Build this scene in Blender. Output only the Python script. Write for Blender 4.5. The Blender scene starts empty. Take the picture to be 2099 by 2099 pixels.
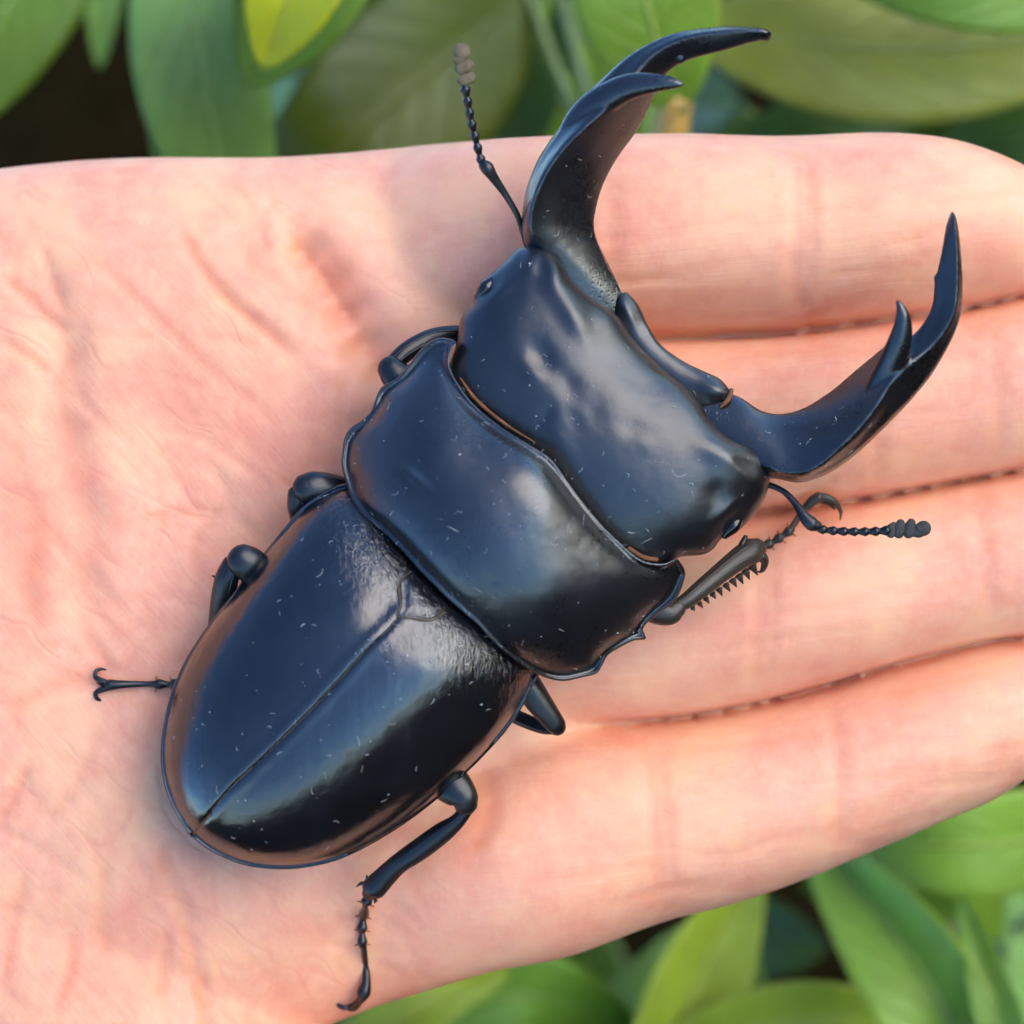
import bpy, bmesh, math, random
import numpy as np
from mathutils import Vector, Matrix, Quaternion
from mathutils.geometry import delaunay_2d_cdt
from mathutils.bvhtree import BVHTree

random.seed(7); rng = np.random.default_rng(7)
S = bpy.context.scene
COL = S.collection

# ------------------------------------------------------------------ frame, camera, sky, sun, exposure
# All things are measured in millimetres in a frame whose x/y run along the palm and z leaves it
# towards the camera; FR turns that frame so that gravity is world -Z (the palm is tipped, the camera looks down on it).
WID, CAMH, SRC = 86.0, 240.0, 2099.0          # mm across the picture on the palm, camera distance (mm), photo size
UP = Vector((-0.56, 0.58, 0.59)).normalized()  # "up" seen from the palm's frame
FR = UP.rotation_difference(Vector((0, 0, 1))).to_matrix()
LIFT = Vector((0, 0, 0.36))                    # the palm hangs 36 cm above the soil

cam = bpy.data.cameras.new('camera'); camo = bpy.data.objects.new('camera', cam); COL.objects.link(camo)
camo.matrix_world = Matrix.Translation(LIFT + FR @ Vector((0, 0, CAMH * .001))) @ FR.to_4x4()
cam.sensor_width = 36; cam.lens = 36 * CAMH / WID
cam.clip_start = 0.01; cam.clip_end = 200
cam.dof.use_dof = True; cam.dof.focus_distance = (CAMH - 6) * .001
cam.dof.aperture_fstop = cam.lens / 4.2
S.camera = camo

SUN_L = Vector((0.54, 0.40, 0.74)).normalized()     # towards the sun, palm frame
sun_w = FR @ SUN_L
W = bpy.data.worlds.new('World'); S.world = W; W.use_nodes = True
nt = W.node_tree; nt.nodes.clear()
sky = nt.nodes.new('ShaderNodeTexSky'); sky.sky_type = 'NISHITA'; sky.sun_disc = False; sky.dust_density = 0.0; sky.ozone_density = 6.0
sky.sun_elevation = math.asin(sun_w.z); sky.sun_rotation = math.atan2(sun_w.x, sun_w.y)
bg = nt.nodes.new('ShaderNodeBackground'); bg.inputs['Strength'].default_value = 0.15
wo = nt.nodes.new('ShaderNodeOutputWorld')
nt.links.new(sky.outputs[0], bg.inputs[0]); nt.links.new(bg.outputs[0], wo.inputs[0])
sl = bpy.data.lights.new('sun', 'SUN'); sl.energy = 1.15; sl.angle = math.radians(56); sl.color = (1, .83, .60)
so = bpy.data.objects.new('sun', sl); COL.objects.link(so)
so.rotation_euler = sun_w.to_track_quat('Z', 'Y').to_euler(); so.location = sun_w * 3
S.view_settings.view_transform = 'Standard'; S.view_settings.look = 'None'; S.view_settings.gamma = 1
S.view_settings.use_curve_mapping = False
S.view_settings.exposure = 1.9
S.cycles.use_denoising = True
S.cycles.max_bounces = 6
S.cycles.use_adaptive_sampling = True; S.cycles.adaptive_threshold = .04; S.cycles.adaptive_min_samples = 10
S.cycles.caustics_reflective = False; S.cycles.caustics_refractive = False

# ------------------------------------------------------------------ helpers
def kk(z): return WID / SRC * (CAMH - z) / CAMH
def at(px, py, z):
    k = kk(z); return Vector(((px - SRC / 2) * k, -(py - SRC / 2) * k, z))
def atn(P, z):
    k = WID / SRC * (CAMH - z) / CAMH
    return np.stack([(P[:, 0] - SRC / 2) * k, -(P[:, 1] - SRC / 2) * k, z], 1)
def to_px(V):
    k = WID / SRC * (CAMH - V[:, 2]) / CAMH
    return np.stack([V[:, 0] / k + SRC / 2, -V[:, 1] / k + SRC / 2], 1)

def catmull(P, n, closed=False):
    """resample a polyline of any dimension to n points with a Catmull-Rom curve, even in arc length"""
    P = np.asarray(P, float)
    Q = np.vstack([P[-1], P, P[0], P[1]]) if closed else np.vstack([2 * P[0] - P[1], P, 2 * P[-1] - P[-2]])
    out = []
    m = len(P) if closed else len(P) - 1
    t = np.linspace(0, 1, 24, endpoint=False)[:, None]
    for i in range(m):
        a, b, c, d = Q[i], Q[i + 1], Q[i + 2], Q[i + 3]
        out.append(.5 * (2 * b + (c - a) * t + (2 * a - 5 * b + 4 * c - d) * t**2 + (3 * b - a - 3 * c + d) * t**3))
    out = np.vstack(out + [P[:1] if closed else P[-1:]])
    s = np.r_[0, np.cumsum(np.linalg.norm(np.diff(out[:, :2], axis=0), axis=1) + 1e-9)]
    u = np.linspace(0, s[-1], n, endpoint=not closed)
    return np.stack([np.interp(u, s, out[:, j]) for j in range(out.shape[1])], 1)

def seg_dist(P, L, signed=False):
    """distance of points to a polyline (px)"""
    best = np.full(len(P), 1e9); sg = np.ones(len(P)); tt = np.zeros(len(P)); acc = 0
    for a, b in zip(L[:-1], L[1:]):
        d = b - a; l2 = max(d @ d, 1e-12)
        t = np.clip(((P - a) @ d) / l2, 0, 1)
        q = P - (a + t[:, None] * d)
        D = np.hypot(q[:, 0], q[:, 1]); m = D < best - 1e-9
        best = np.where(m, D, best)
        if signed: sg = np.where(m, np.sign(d[0] * (P[:, 1] - a[1]) - d[1] * (P[:, 0] - a[0])), sg)
        tt = np.where(m, acc + t, tt); acc += 1
    return (best, sg, tt / max(acc, 1))

def inside(P, L):
    c = np.zeros(len(P), bool); x, y = P[:, 0], P[:, 1]
    for a, b in zip(L, np.roll(L, -1, 0)):
        m = (a[1] > y) != (b[1] > y)
        c ^= m & (x < (b[0] - a[0]) * (y - a[1]) / (b[1] - a[1] + 1e-12) + a[0])
    return c

def gauss(P, feats):
    z = np.zeros(len(P))
    for (cx, cy, sx, sy, ang, amp) in feats:
        c, s = math.cos(math.radians(ang)), math.sin(math.radians(ang))
        dx, dy = P[:, 0] - cx, P[:, 1] - cy
        u, v = (dx * c + dy * s) / sx, (-dx * s + dy * c) / sy
        z += amp * np.exp(-.5 * (u * u + v * v))
    return z

def link(o, parent=None, name=None):
    COL.objects.link(o)
    if parent is not None: o.parent = parent
    return o

def thing(name, label, cat, base, group=None, kind=None):
    o = bpy.data.objects.new(name, None); o.empty_display_size = .01
    COL.objects.link(o)
    o.matrix_world = Matrix.Translation(LIFT + FR @ (Vector(base) * .001)) @ FR.to_4x4()
    o['label'] = label; o['category'] = cat; o['base'] = [float(c) for c in base]
    if group: o['group'] = group
    if kind: o['kind'] = kind
    return o

def base_of(o):
    while o.parent: o = o.parent
    return np.array(o['base'])

def mesh(name, V, F, mat, parent, smooth=True, uv=None, kind=None, label=None):
    """one mesh object; V in mm in the palm frame"""
    V = (np.asarray(V, float) - base_of(parent)) * .001
    me = bpy.data.meshes.new(name)
    me.from_pydata(V.tolist(), [], [list(map(int, f)) for f in F])
    if smooth: me.polygons.foreach_set('use_smooth', np.ones(len(me.polygons), bool))
    if uv is not None:
        ul = me.uv_layers.new(name='UVMap'); li = np.zeros(len(me.loops), int); me.loops.foreach_get('vertex_index', li)
        ul.data.foreach_set('uv', np.asarray(uv)[li].astype(np.float32).ravel())
    me.update(); me.materials.append(mat)
    o = bpy.data.objects.new(name, me); link(o, parent)
    if kind: o['kind'] = kind
    if label: o['label'] = label
    return o

def rings_to_faces(nr, ns, off=0):
    F = []
    for i in range(nr - 1):
        for j in range(ns):
            a, b = off + i * ns + j, off + i * ns + (j + 1) % ns
            F.append((a, b, b + ns, a + ns))
    return F

class Geo:
    """collects closed shells"""
    def __init__(s): s.V = []; s.F = []; s.n = 0
    def add(s, V, F):
        V = np.asarray(V, float); s.V.append(V); s.F += [tuple(i + s.n for i in f) for f in F]; s.n += len(V); return s
    def loft(s, R):
        """R: list of rings, each (ns,3); capped"""
        R = np.asarray(R, float); nr, ns = R.shape[:2]
        V = R.reshape(-1, 3); F = rings_to_faces(nr, ns)
        V = np.vstack([V, R[0].mean(0), R[-1].mean(0)]); a, b = nr * ns, nr * ns + 1
        F += [(a, (j + 1) % ns, j) for j in range(ns)] + [(b, (nr - 1) * ns + j, (nr - 1) * ns + (j + 1) % ns) for j in range(ns)]
        return s.add(V, F)
    def tube(s, pts, flat=1.0, ns=14, n=None, px=True, upv=(0, 0, 1), roundcap=True):
        """pts: rows (px,py,z,r_px) or (x,y,z,r) in mm"""
        P = np.asarray(pts, float)
        if px:
            k = WID / SRC * (CAMH - P[:, 2]) / CAMH
            P = np.c_[(P[:, 0] - SRC / 2) * k, -(P[:, 1] - SRC / 2) * k, P[:, 2], P[:, 3] * k]
        P = catmull(P, n or max(8, 5 * len(P)))
        C, r = P[:, :3], np.maximum(P[:, 3], 1e-4)
        T = np.gradient(C, axis=0); T /= np.linalg.norm(T, axis=1)[:, None] + 1e-12
        if roundcap:
            for e, sg in ((0, -1), (-1, 1)):
                ex = []
                for q in (.5, .85, .98):
                    ex.append((C[e] + sg * T[e] * r[e] * q * .9, r[e] * math.sqrt(1 - q * q)))
                if sg > 0:
                    C = np.vstack([C] + [x[0] for x in ex]); T = np.vstack([T] + [T[-1]] * 3); r = np.r_[r, [x[1] for x in ex]]
                else:
                    C = np.vstack([x[0] for x in ex[::-1]] + [C]); T = np.vstack([T[0]] * 3 + [T]); r = np.r_[[x[1] for x in ex[::-1]], r]
        up = np.array(upv, float); a = np.linspace(0, 2 * math.pi, ns, endpoint=False)
        R = []
        for c, t, q in zip(C, T, r):
            sd = np.cross(t, up)
            if np.linalg.norm(sd) < .15: sd = np.cross(t, (0.3, 1, 0.1))
            sd /= np.linalg.norm(sd); u2 = np.cross(sd, t)
            R.append(c + q * (np.cos(a)[:, None] * sd + flat * np.sin(a)[:, None] * u2))
        return s.loft(R)
    def ball(s, c, r, sc=(1, 1, 1), ns=12):
        a = np.linspace(0, 2 * math.pi, ns, endpoint=False); R = []
        for th in np.linspace(.12, math.pi - .12, 9):
            R.append(np.stack([c[0] + r * sc[0] * math.sin(th) * np.cos(a), c[1] + r * sc[1] * math.sin(th) * np.sin(a),
                               np.full(ns, c[2] + r * sc[2] * math.cos(th))], 1))
        return s.loft(R)
    def arr(s): return np.vstack(s.V), s.F

def remesh(V, F, voxel, it=4, fac=.5):
    me = bpy.data.meshes.new('t'); me.from_pydata(np.asarray(V).tolist(), [], [list(map(int, f)) for f in F]); me.update()
    bm = bmesh.new(); bm.from_mesh(me); bmesh.ops.recalc_face_normals(bm, faces=bm.faces); bm.to_mesh(me); bm.free()
    o = bpy.data.objects.new('t', me); COL.objects.link(o)
    m = o.modifiers.new('r', 'REMESH'); m.mode = 'VOXEL'; m.voxel_size = voxel
    if it:
        q = o.modifiers.new('s', 'SMOOTH'); q.iterations = it; q.factor = fac
    dg = bpy.context.evaluated_depsgraph_get(); e = o.evaluated_get(dg); r = bpy.data.meshes.new_from_object(e)
    v = np.zeros(len(r.vertices) * 3); r.vertices.foreach_get('co', v)
    nn = np.zeros(len(r.vertices) * 3); r.vertices.foreach_get('normal', nn)
    f = [tuple(p.vertices) for p in r.polygons]
    bpy.data.objects.remove(o); bpy.data.meshes.remove(me); bpy.data.meshes.remove(r)
    return v.reshape(-1, 3), f, nn.reshape(-1, 3)

# ------------------------------------------------------------------ materials
class NT:
    def __init__(s, name):
        s.m = bpy.data.materials.new(name); s.m.use_nodes = True; s.t = s.m.node_tree
        s.b = s.t.nodes['Principled BSDF']
        s.tc = s.n('ShaderNodeTexCoord')
        s.mm = s.n('ShaderNodeMapping'); s.mm.inputs['Scale'].default_value = (1000, 1000, 1000)
        s.l(s.tc.outputs['Object'], s.mm.inputs[0])
    def n(s, t): return s.t.nodes.new(t)
    def l(s, a, b): s.t.links.new(a, b)
    def co(s, sc=(1, 1, 1), rot=(0, 0, 0), loc=(0, 0, 0)):
        m = s.n('ShaderNodeMapping'); m.inputs['Scale'].default_value = sc; m.inputs['Rotation'].default_value = rot
        m.inputs['Location'].default_value = loc
        s.l(s.mm.outputs[0], m.inputs[0]); return m.outputs[0]
    def noise(s, scale, detail=3, co=None, rough=.5, dist=0):
        n = s.n('ShaderNodeTexNoise'); n.inputs['Scale'].default_value = scale; n.inputs['Detail'].default_value = detail
        n.inputs['Roughness'].default_value = rough; n.inputs['Distortion'].default_value = dist
        s.l(co or s.mm.outputs[0], n.inputs['Vector']); return n.outputs['Fac']
    def ramp(s, f, stops):
        r = s.n('ShaderNodeValToRGB'); e = r.color_ramp.elements
        while len(e) < len(stops): e.new(.5)
        for x, (p, c) in zip(e, stops): x.position = p; x.color = (*c, 1) if len(c) == 3 else c
        s.l(f, r.inputs[0]); return r.outputs[0]
    def mix(s, f, a, b, mode='MIX'):
        x = s.n('ShaderNodeMix'); x.data_type = 'RGBA'; x.blend_type = mode
        for v, i in ((f, 0), (a, 6), (b, 7)):
            if isinstance(v, (int, float)): x.inputs[i].default_value = v
            elif isinstance(v, tuple): x.inputs[i].default_value = (*v, 1)
            else: s.l(v, x.inputs[i])
        return x.outputs[2]
    def math(s, op, a, b=0.0):
        x = s.n('ShaderNodeMath'); x.operation = op
        for v, i in ((a, 0), (b, 1)):
            if isinstance(v, (int, float)): x.inputs[i].default_value = v
            else: s.l(v, x.inputs[i])
        return x.outputs[0]
    def bump(s, h, dist_mm, strength=1.0, prev=None):
        b = s.n('ShaderNodeBump'); b.inputs['Distance'].default_value = dist_mm * .001; b.inputs['Strength'].default_value = strength
        s.l(h, b.inputs['Height'])
        if prev is not None: s.l(prev, b.inputs['Normal'])
        return b.outputs[0]
    def set(s, **k):
        for a, v in k.items():
            i = s.b.inputs[a.replace('_', ' ')]
            if hasattr(v, 'node'): s.l(v, i)
            else: i.default_value = (*v, 1) if isinstance(v, tuple) and len(v) == 3 and i.type == 'RGBA' else v
        return s

def chitin(name, rough, spec=.5, col=(.004, .004, .005), wrinkle=0., pits=0., grain=.012, streak=0., coat=0.):
    M = NT(name)
    r1 = M.noise(.25, 4); r2 = M.noise(2.2, 4)
    rr = M.math('ADD', M.math('MULTIPLY', r1, .14), M.math('MULTIPLY', r2, .08))
    M.set(Roughness=M.math('ADD', rr, rough - .11), Base_Color=M.ramp(r1, [(.3, col), (.75, tuple(c * 1.9 for c in col))]))
    M.b.inputs['Specular IOR Level'].default_value = spec
    M.b.inputs['Coat Weight'].default_value = coat; M.b.inputs['Coat Roughness'].default_value = max(rough - .06, .1)
    nb = M.bump(M.noise(7, 3), grain)
    nb = M.bump(M.noise(.35, 2), .10, 1, nb)
    if wrinkle:
        at_ = M.n('ShaderNodeAttribute'); at_.attribute_name = 'wrinkle'
        w = M.noise(2.3, 3, M.co((1, .45, 1), (0, 0, math.radians(40))), .6, 1.4)
        nb = M.bump(M.math('MULTIPLY', w, at_.outputs['Fac']), wrinkle, 1, nb)
    if pits:
        at_ = M.n('ShaderNodeAttribute'); at_.attribute_name = 'wrinkle'
        v = M.n('ShaderNodeTexVoronoi'); v.inputs['Scale'].default_value = 2.6; M.l(M.mm.outputs[0], v.inputs[0])
        p = M.math('SUBTRACT', 1.0, M.math('MINIMUM', M.math('MULTIPLY', v.outputs['Distance'], 2.6), 1.0))
        nb = M.bump(M.math('MULTIPLY', p, at_.outputs['Fac']), -pits, 1, nb)
    if streak:
        nb = M.bump(M.noise(.9, 3, M.co((1, .06, 1), (0, 0, math.radians(-41.8 + 90)))), streak, 1, nb)
    M.l(nb, M.b.inputs['Normal'])
    return M.m

m_elytra = chitin('elytra_black', .16, .8, wrinkle=.12, streak=.03, coat=0.0)
m_shell = chitin('shell_black', .29, .85, pits=0.0, coat=0.0)
m_head = chitin('head_black', .35, .75, pits=.06, coat=0.0)
m_mand = chitin('mandible_black', .29, .8, pits=.06)
m_leg = chitin('leg_black', .34, .45, wrinkle=0, streak=0)
m_under = chitin('underside_black', .45, .4)

def simple(name, col, rough=.6, **k):
    M = NT(name); n = M.noise(1.2, 3)
    M.set(Base_Color=M.ramp(n, [(.3, tuple(c * .65 for c in col)), (.7, tuple(min(1, c * 1.25) for c in col))]), Roughness=rough, **k)
    return M.m
m_club = simple('velvet_club', (.12, .084, .042), .85)
m_fringe = simple('orange_fringe', (.15, .052, .014), .8)
m_seam = simple('brown_seam', (.055, .032, .014), .5)
m_lint = simple('lint_white', (.38, .37, .35), .8)
m_eye = simple('eye_gloss', (.006, .005, .004), .06)
m_pad = simple('tarsal_hair', (.35, .10, .02), .7)

def skin():
    M = NT('skin')
    a = M.n('ShaderNodeAttribute'); a.attribute_name = 'flush'
    b1 = M.noise(.12, 3, rough=.55); b2 = M.noise(.5, 4, rough=.6); b3 = M.noise(2.2, 4, M.co((1, .35, 1), (0, 0, .5)))
    c = M.ramp(b1, [(.36, (0.703, 0.275, 0.163)), (.5, (0.741, 0.328, 0.191)), (.62, (0.779, 0.386, 0.209))])
    c = M.mix(M.ramp(b2, [(.38, (0, 0, 0)), (.66, (.4, .4, .4))]), c, (0.798, 0.417, 0.249))
    c = M.mix(M.ramp(M.noise(.22, 4, M.co(loc=(40, 11, 3))), [(.5, (0, 0, 0)), (.74, (.36, .36, .36))]), c, (0.703, 0.246, 0.157))
    c = M.mix(M.ramp(b3, [(.5, (0, 0, 0)), (.75, (.22, .22, .22))]), c, (0.817, 0.447, 0.273))
    c = M.mix(a.outputs['Fac'], c, (0.665, 0.185, 0.082))
    M.set(Base_Color=c, Roughness=M.math('ADD', M.math('MULTIPLY', b2, .16), .42))
    M.b.inputs['Specular IOR Level'].default_value = .42
    M.b.inputs['Subsurface Weight'].default_value = .55
    M.b.inputs['Subsurface Radius'].default_value = (1, .32, .16)
    M.b.inputs['Subsurface Scale'].default_value = .0022
    M.b.subsurface_method = 'RANDOM_WALK'
    # fine dermal ridges and cross lines
    sx_ = M.n('ShaderNodeSeparateXYZ'); M.l(M.mm.outputs[0], sx_.inputs[0])
    mr = M.n('ShaderNodeMapRange'); M.l(M.math('ADD', sx_.outputs[0], M.math('MULTIPLY', M.noise(.12, 2), 24.0)), mr.inputs[0])
    for i_, v_ in ((1, 26.0), (2, 50.0), (3, 0.0), (4, 1.0)): mr.inputs[i_].default_value = v_
    def stretched(ang, sx, sy, scale, det=3):
        rot = M.n('ShaderNodeVectorRotate'); rot.rotation_type = 'Z_AXIS'; rot.inputs['Angle'].default_value = ang
        M.l(M.mm.outputs[0], rot.inputs['Vector'])
        mp = M.n('ShaderNodeMapping'); mp.inputs['Scale'].default_value = (sx, sy, 1); M.l(rot.outputs[0], mp.inputs[0])
        return M.noise(scale, det, mp.outputs[0], .6, .5)
    def creases(ang, sx, sy, seed):
        rot = M.n('ShaderNodeVectorRotate'); rot.rotation_type = 'Z_AXIS'; rot.inputs['Angle'].default_value = ang
        wb = M.n('ShaderNodeTexNoise'); wb.inputs['Scale'].default_value = .16; wb.inputs['Detail'].default_value = 2; M.l(M.co(loc=(seed, 0, 0)), wb.inputs['Vector'])
        ad = M.n('ShaderNodeVectorMath'); ad.operation = 'MULTIPLY_ADD'; ad.inputs[1].default_value = (5, 5, 0)
        M.l(wb.outputs['Color'], ad.inputs[0]); M.l(M.mm.outputs[0], ad.inputs[2]); M.l(ad.outputs[0], rot.inputs['Vector'])
        mp = M.n('ShaderNodeMapping'); mp.inputs['Scale'].default_value = (sx, sy, 0); M.l(rot.outputs[0], mp.inputs[0])
        vv = M.n('ShaderNodeTexVoronoi'); vv.feature = 'DISTANCE_TO_EDGE'; vv.inputs['Scale'].default_value = 1; M.l(mp.outputs[0], vv.inputs[0])
        thin = M.math('SUBTRACT', 1.0, M.math('MINIMUM', M.math('MULTIPLY', vv.outputs['Distance'], 15.0), 1.0))
        msk = M.ramp(M.noise(.17, 3, M.co(loc=(seed * 3, 7, 1))), [(.44, (0, 0, 0)), (.62, (1, 1, 1))])
        return M.math('MULTIPLY', thin, msk)
    pal = M.math('SUBTRACT', 1.0, mr.outputs[0])
    ck = M.math('ADD', M.math('MULTIPLY', creases(.75, .08, .24, 3.0), pal),
                M.math('MULTIPLY', creases(-.12, .045, .30, 31.0), M.math('MULTIPLY', mr.outputs[0], .28)))
    M.l(M.mix(M.math('MULTIPLY', ck, .30), c, (.66, .22, .13)), M.b.inputs['Base Color'])
    palm_l = M.math('MULTIPLY', stretched(.85, .07, 1, 2.6), M.math('SUBTRACT', 1.0, mr.outputs[0]))
    fing_l = M.math('MULTIPLY', stretched(-.12, .06, 1, 2.6), mr.outputs[0])
    nb = M.bump(M.math('SUBTRACT', M.math('ADD', palm_l, fing_l), M.math('MULTIPLY', ck, 1.15)), .06, .7)
    nb = M.bump(M.noise(.5, 3), .16, .4, nb)
    M.l(nb, M.b.inputs['Normal'])
    return M.m
m_skin = skin()

def leafmat(name, col, vein, edge=None, rough=.38, freq=9, blotch=None):
    M = NT(name)
    uv = M.n('ShaderNodeSeparateXYZ'); M.l(M.tc.outputs['UV'], uv.inputs[0])
    u, v = uv.outputs[0], uv.outputs[1]
    av = M.math('ABSOLUTE', M.math('SUBTRACT', v, .5))
    mid = M.math('SUBTRACT', 1.0, M.math('MINIMUM', M.math('MULTIPLY', av, 34.0), 1.0))
    ph = M.math('SUBTRACT', M.math('MULTIPLY', u, float(freq)), M.math('MULTIPLY', av, 5.0))
    fr = M.math('ABSOLUTE', M.math('SUBTRACT', M.math('FRACT', ph), .5))
    lat = M.math('SUBTRACT', 1.0, M.math('MINIMUM', M.math('MULTIPLY', fr, 14.0), 1.0))
    n = M.noise(.07, 4); n2 = M.noise(.5, 4)
    c = M.ramp(n, [(.32, tuple(x * .72 for x in col)), (.68, tuple(x * 1.3 for x in col))])
    if blotch: c = M.mix(M.ramp(M.noise(.05, 3, M.co(loc=(9, 4, 1))), [(.48, (0, 0, 0)), (.66, (1, 1, 1))]), c, blotch)
    c = M.mix(M.math('MULTIPLY', n2, .3), c, tuple(x * .7 for x in col))
    c = M.mix(M.math('MULTIPLY', lat, .22), c, vein)
    c = M.mix(M.math('MULTIPLY', mid, .75), c, vein)
    if edge:
        e = M.math('MULTIPLY', M.math('MAXIMUM', M.math('SUBTRACT', av, .455), 0.0), 22.0)
        c = M.mix(M.math('MINIMUM', e, 1.0), c, edge)
    M.set(Base_Color=c, Roughness=rough)
    M.b.inputs['Specular IOR Level'].default_value = .3
    nb = M.bump(M.math('ADD', M.math('MULTIPLY', lat, -.5), M.math('MULTIPLY', mid, -1.0)), .5, .6)
    nb = M.bump(M.noise(.8, 4), .3, .4, nb); M.l(nb, M.b.inputs['Normal'])
    tr = M.n('ShaderNodeBsdfTranslucent'); M.l(M.mix(1.0, c, (.9, 1, .35), 'MULTIPLY'), tr.inputs[0])
    ms = M.n('ShaderNodeMixShader'); ms.inputs[0].default_value = .28
    out = M.t.nodes['Material Output']
    M.l(M.b.outputs[0], ms.inputs[1]); M.l(tr.outputs[0], ms.inputs[2]); M.l(ms.outputs[0], out.inputs[0])
    return M.m
L_green = leafmat('leaf_green', (0.130, 0.248, 0.022), (0.286, 0.367, 0.075), blotch=(0.156, 0.238, 0.022))
L_blue = leafmat('leaf_bluegreen', (0.182, 0.324, 0.071), (0.260, 0.389, 0.112), rough=.5)
L_bright = leafmat('leaf_bright', (0.520, 0.562, 0.022), (0.416, 0.475, 0.105), edge=(0.600, 0.594, 0.015), blotch=(0.312, 0.475, 0.030))
L_olive = leafmat('leaf_olive', (0.247, 0.270, 0.030), (0.260, 0.281, 0.068), edge=(0.260, 0.270, 0.060), blotch=(0.221, 0.216, 0.015))
L_deep_olive = leafmat('leaf_deep_olive', (0.065, 0.092, 0.007), (0.156, 0.162, 0.045), blotch=(0.091, 0.108, 0.007))  # broad leaf whose own colour is a deep olive
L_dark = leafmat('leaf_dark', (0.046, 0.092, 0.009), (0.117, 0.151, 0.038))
L_spring = leafmat('leaf_spring', (0.195, 0.324, 0.034), (0.390, 0.454, 0.090), edge=(0.312, 0.410, 0.045))
L_yellow = leafmat('leaf_yellowgreen', (0.247, 0.313, 0.022), (0.390, 0.410, 0.075), edge=(0.338, 0.389, 0.045))
m_stem = simple('stem_green', (.13, .17, .04), .5)
m_stem_y = simple('stem_amber', (.45, .27, .06), .5)

def soilmat():
    M = NT('soil'); n = M.noise(.05, 6, rough=.65); n2 = M.noise(.4, 5)
    M.set(Base_Color=M.ramp(n, [(.3, (.008, .0048, .0012)), (.7, (.026, .015, .005))]), Roughness=.95)
    M.b.inputs['Specular IOR Level'].default_value = 0.0
    M.l(M.bump(n2, 2.0, .8), M.b.inputs['Normal']); return M.m

# ------------------------------------------------------------------ the ground
def soil():
    g = np.sinh(np.linspace(-6.2, 6.2, 121)) / math.sinh(6.2) * 45
    X, Y = np.meshgrid(g, g); Z = np.zeros_like(X)
    for f, a in ((9, .012), (23, .006), (61, .003)):
        p = rng.uniform(0, 6.28, 4); Z += a * np.sin(X * f + p[0] + 1.3 * np.sin(Y * f * .7 + p[1])) * np.cos(Y * f * .9 + p[2])
    Z *= np.exp(-(X**2 + Y**2) / 4)
    V = np.stack([X, Y, Z], -1).reshape(-1, 3); n = 121
    F = [(i * n + j, i * n + j + 1, (i + 1) * n + j + 1, (i + 1) * n + j) for i in range(n - 1) for j in range(n - 1)]
    me = bpy.data.meshes.new('soil'); me.from_pydata(V.tolist(), [], F); me.materials.append(soilmat())
    me.polygons.foreach_set('use_smooth', np.ones(len(F), bool)); me.update()
    o = bpy.data.objects.new('soil', me); COL.objects.link(o); o['kind'] = 'structure'
    o['label'] = 'dark brown soil in the gaps between the leaves'; o['category'] = 'ground'
soil()

# ------------------------------------------------------------------ the hand
def finger(g, st, zc, flat=.86, gt=8, gb=8):
    """st: rows (px_x, y_top, y_bottom); zc(x) centre height"""
    st = np.array(st, float); n = 60; prof = []
    x = np.interp(np.linspace(0, 1, n), np.linspace(0, 1, len(st)), st[:, 0])
    C = catmull(np.c_[st[:, 0], st[:, 1], st[:, 2]], n)
    a = np.linspace(0, 2 * math.pi, 40, endpoint=False); R = []
    for (X, yt, yb) in C:
        z0 = zc(X) - 9.0 * max(0.0, min(1.0, (1080 - X) / 400))**1.5; k = kk(z0); cy = (yt + yb) / 2 + (gb - gt) / 2; h = (yb - yt) / 2 + (gt + gb) / 2
        prof.append((at(X, 0, z0).x, at(X, (yt + yb) / 2, z0).y, ((yb - yt) / 2 + .5) * k, z0, flat))
        ry = h * k; c = at(X, cy, z0)
        R.append(np.stack([np.full(40, c.x), c.y + ry * np.sign(np.cos(a)) * np.abs(np.cos(a))**.92, z0 + ry * flat * np.sign(np.sin(a)) * np.abs(np.sin(a))**.92], 1))
    g.loft(R)
    return np.array(prof)

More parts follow.
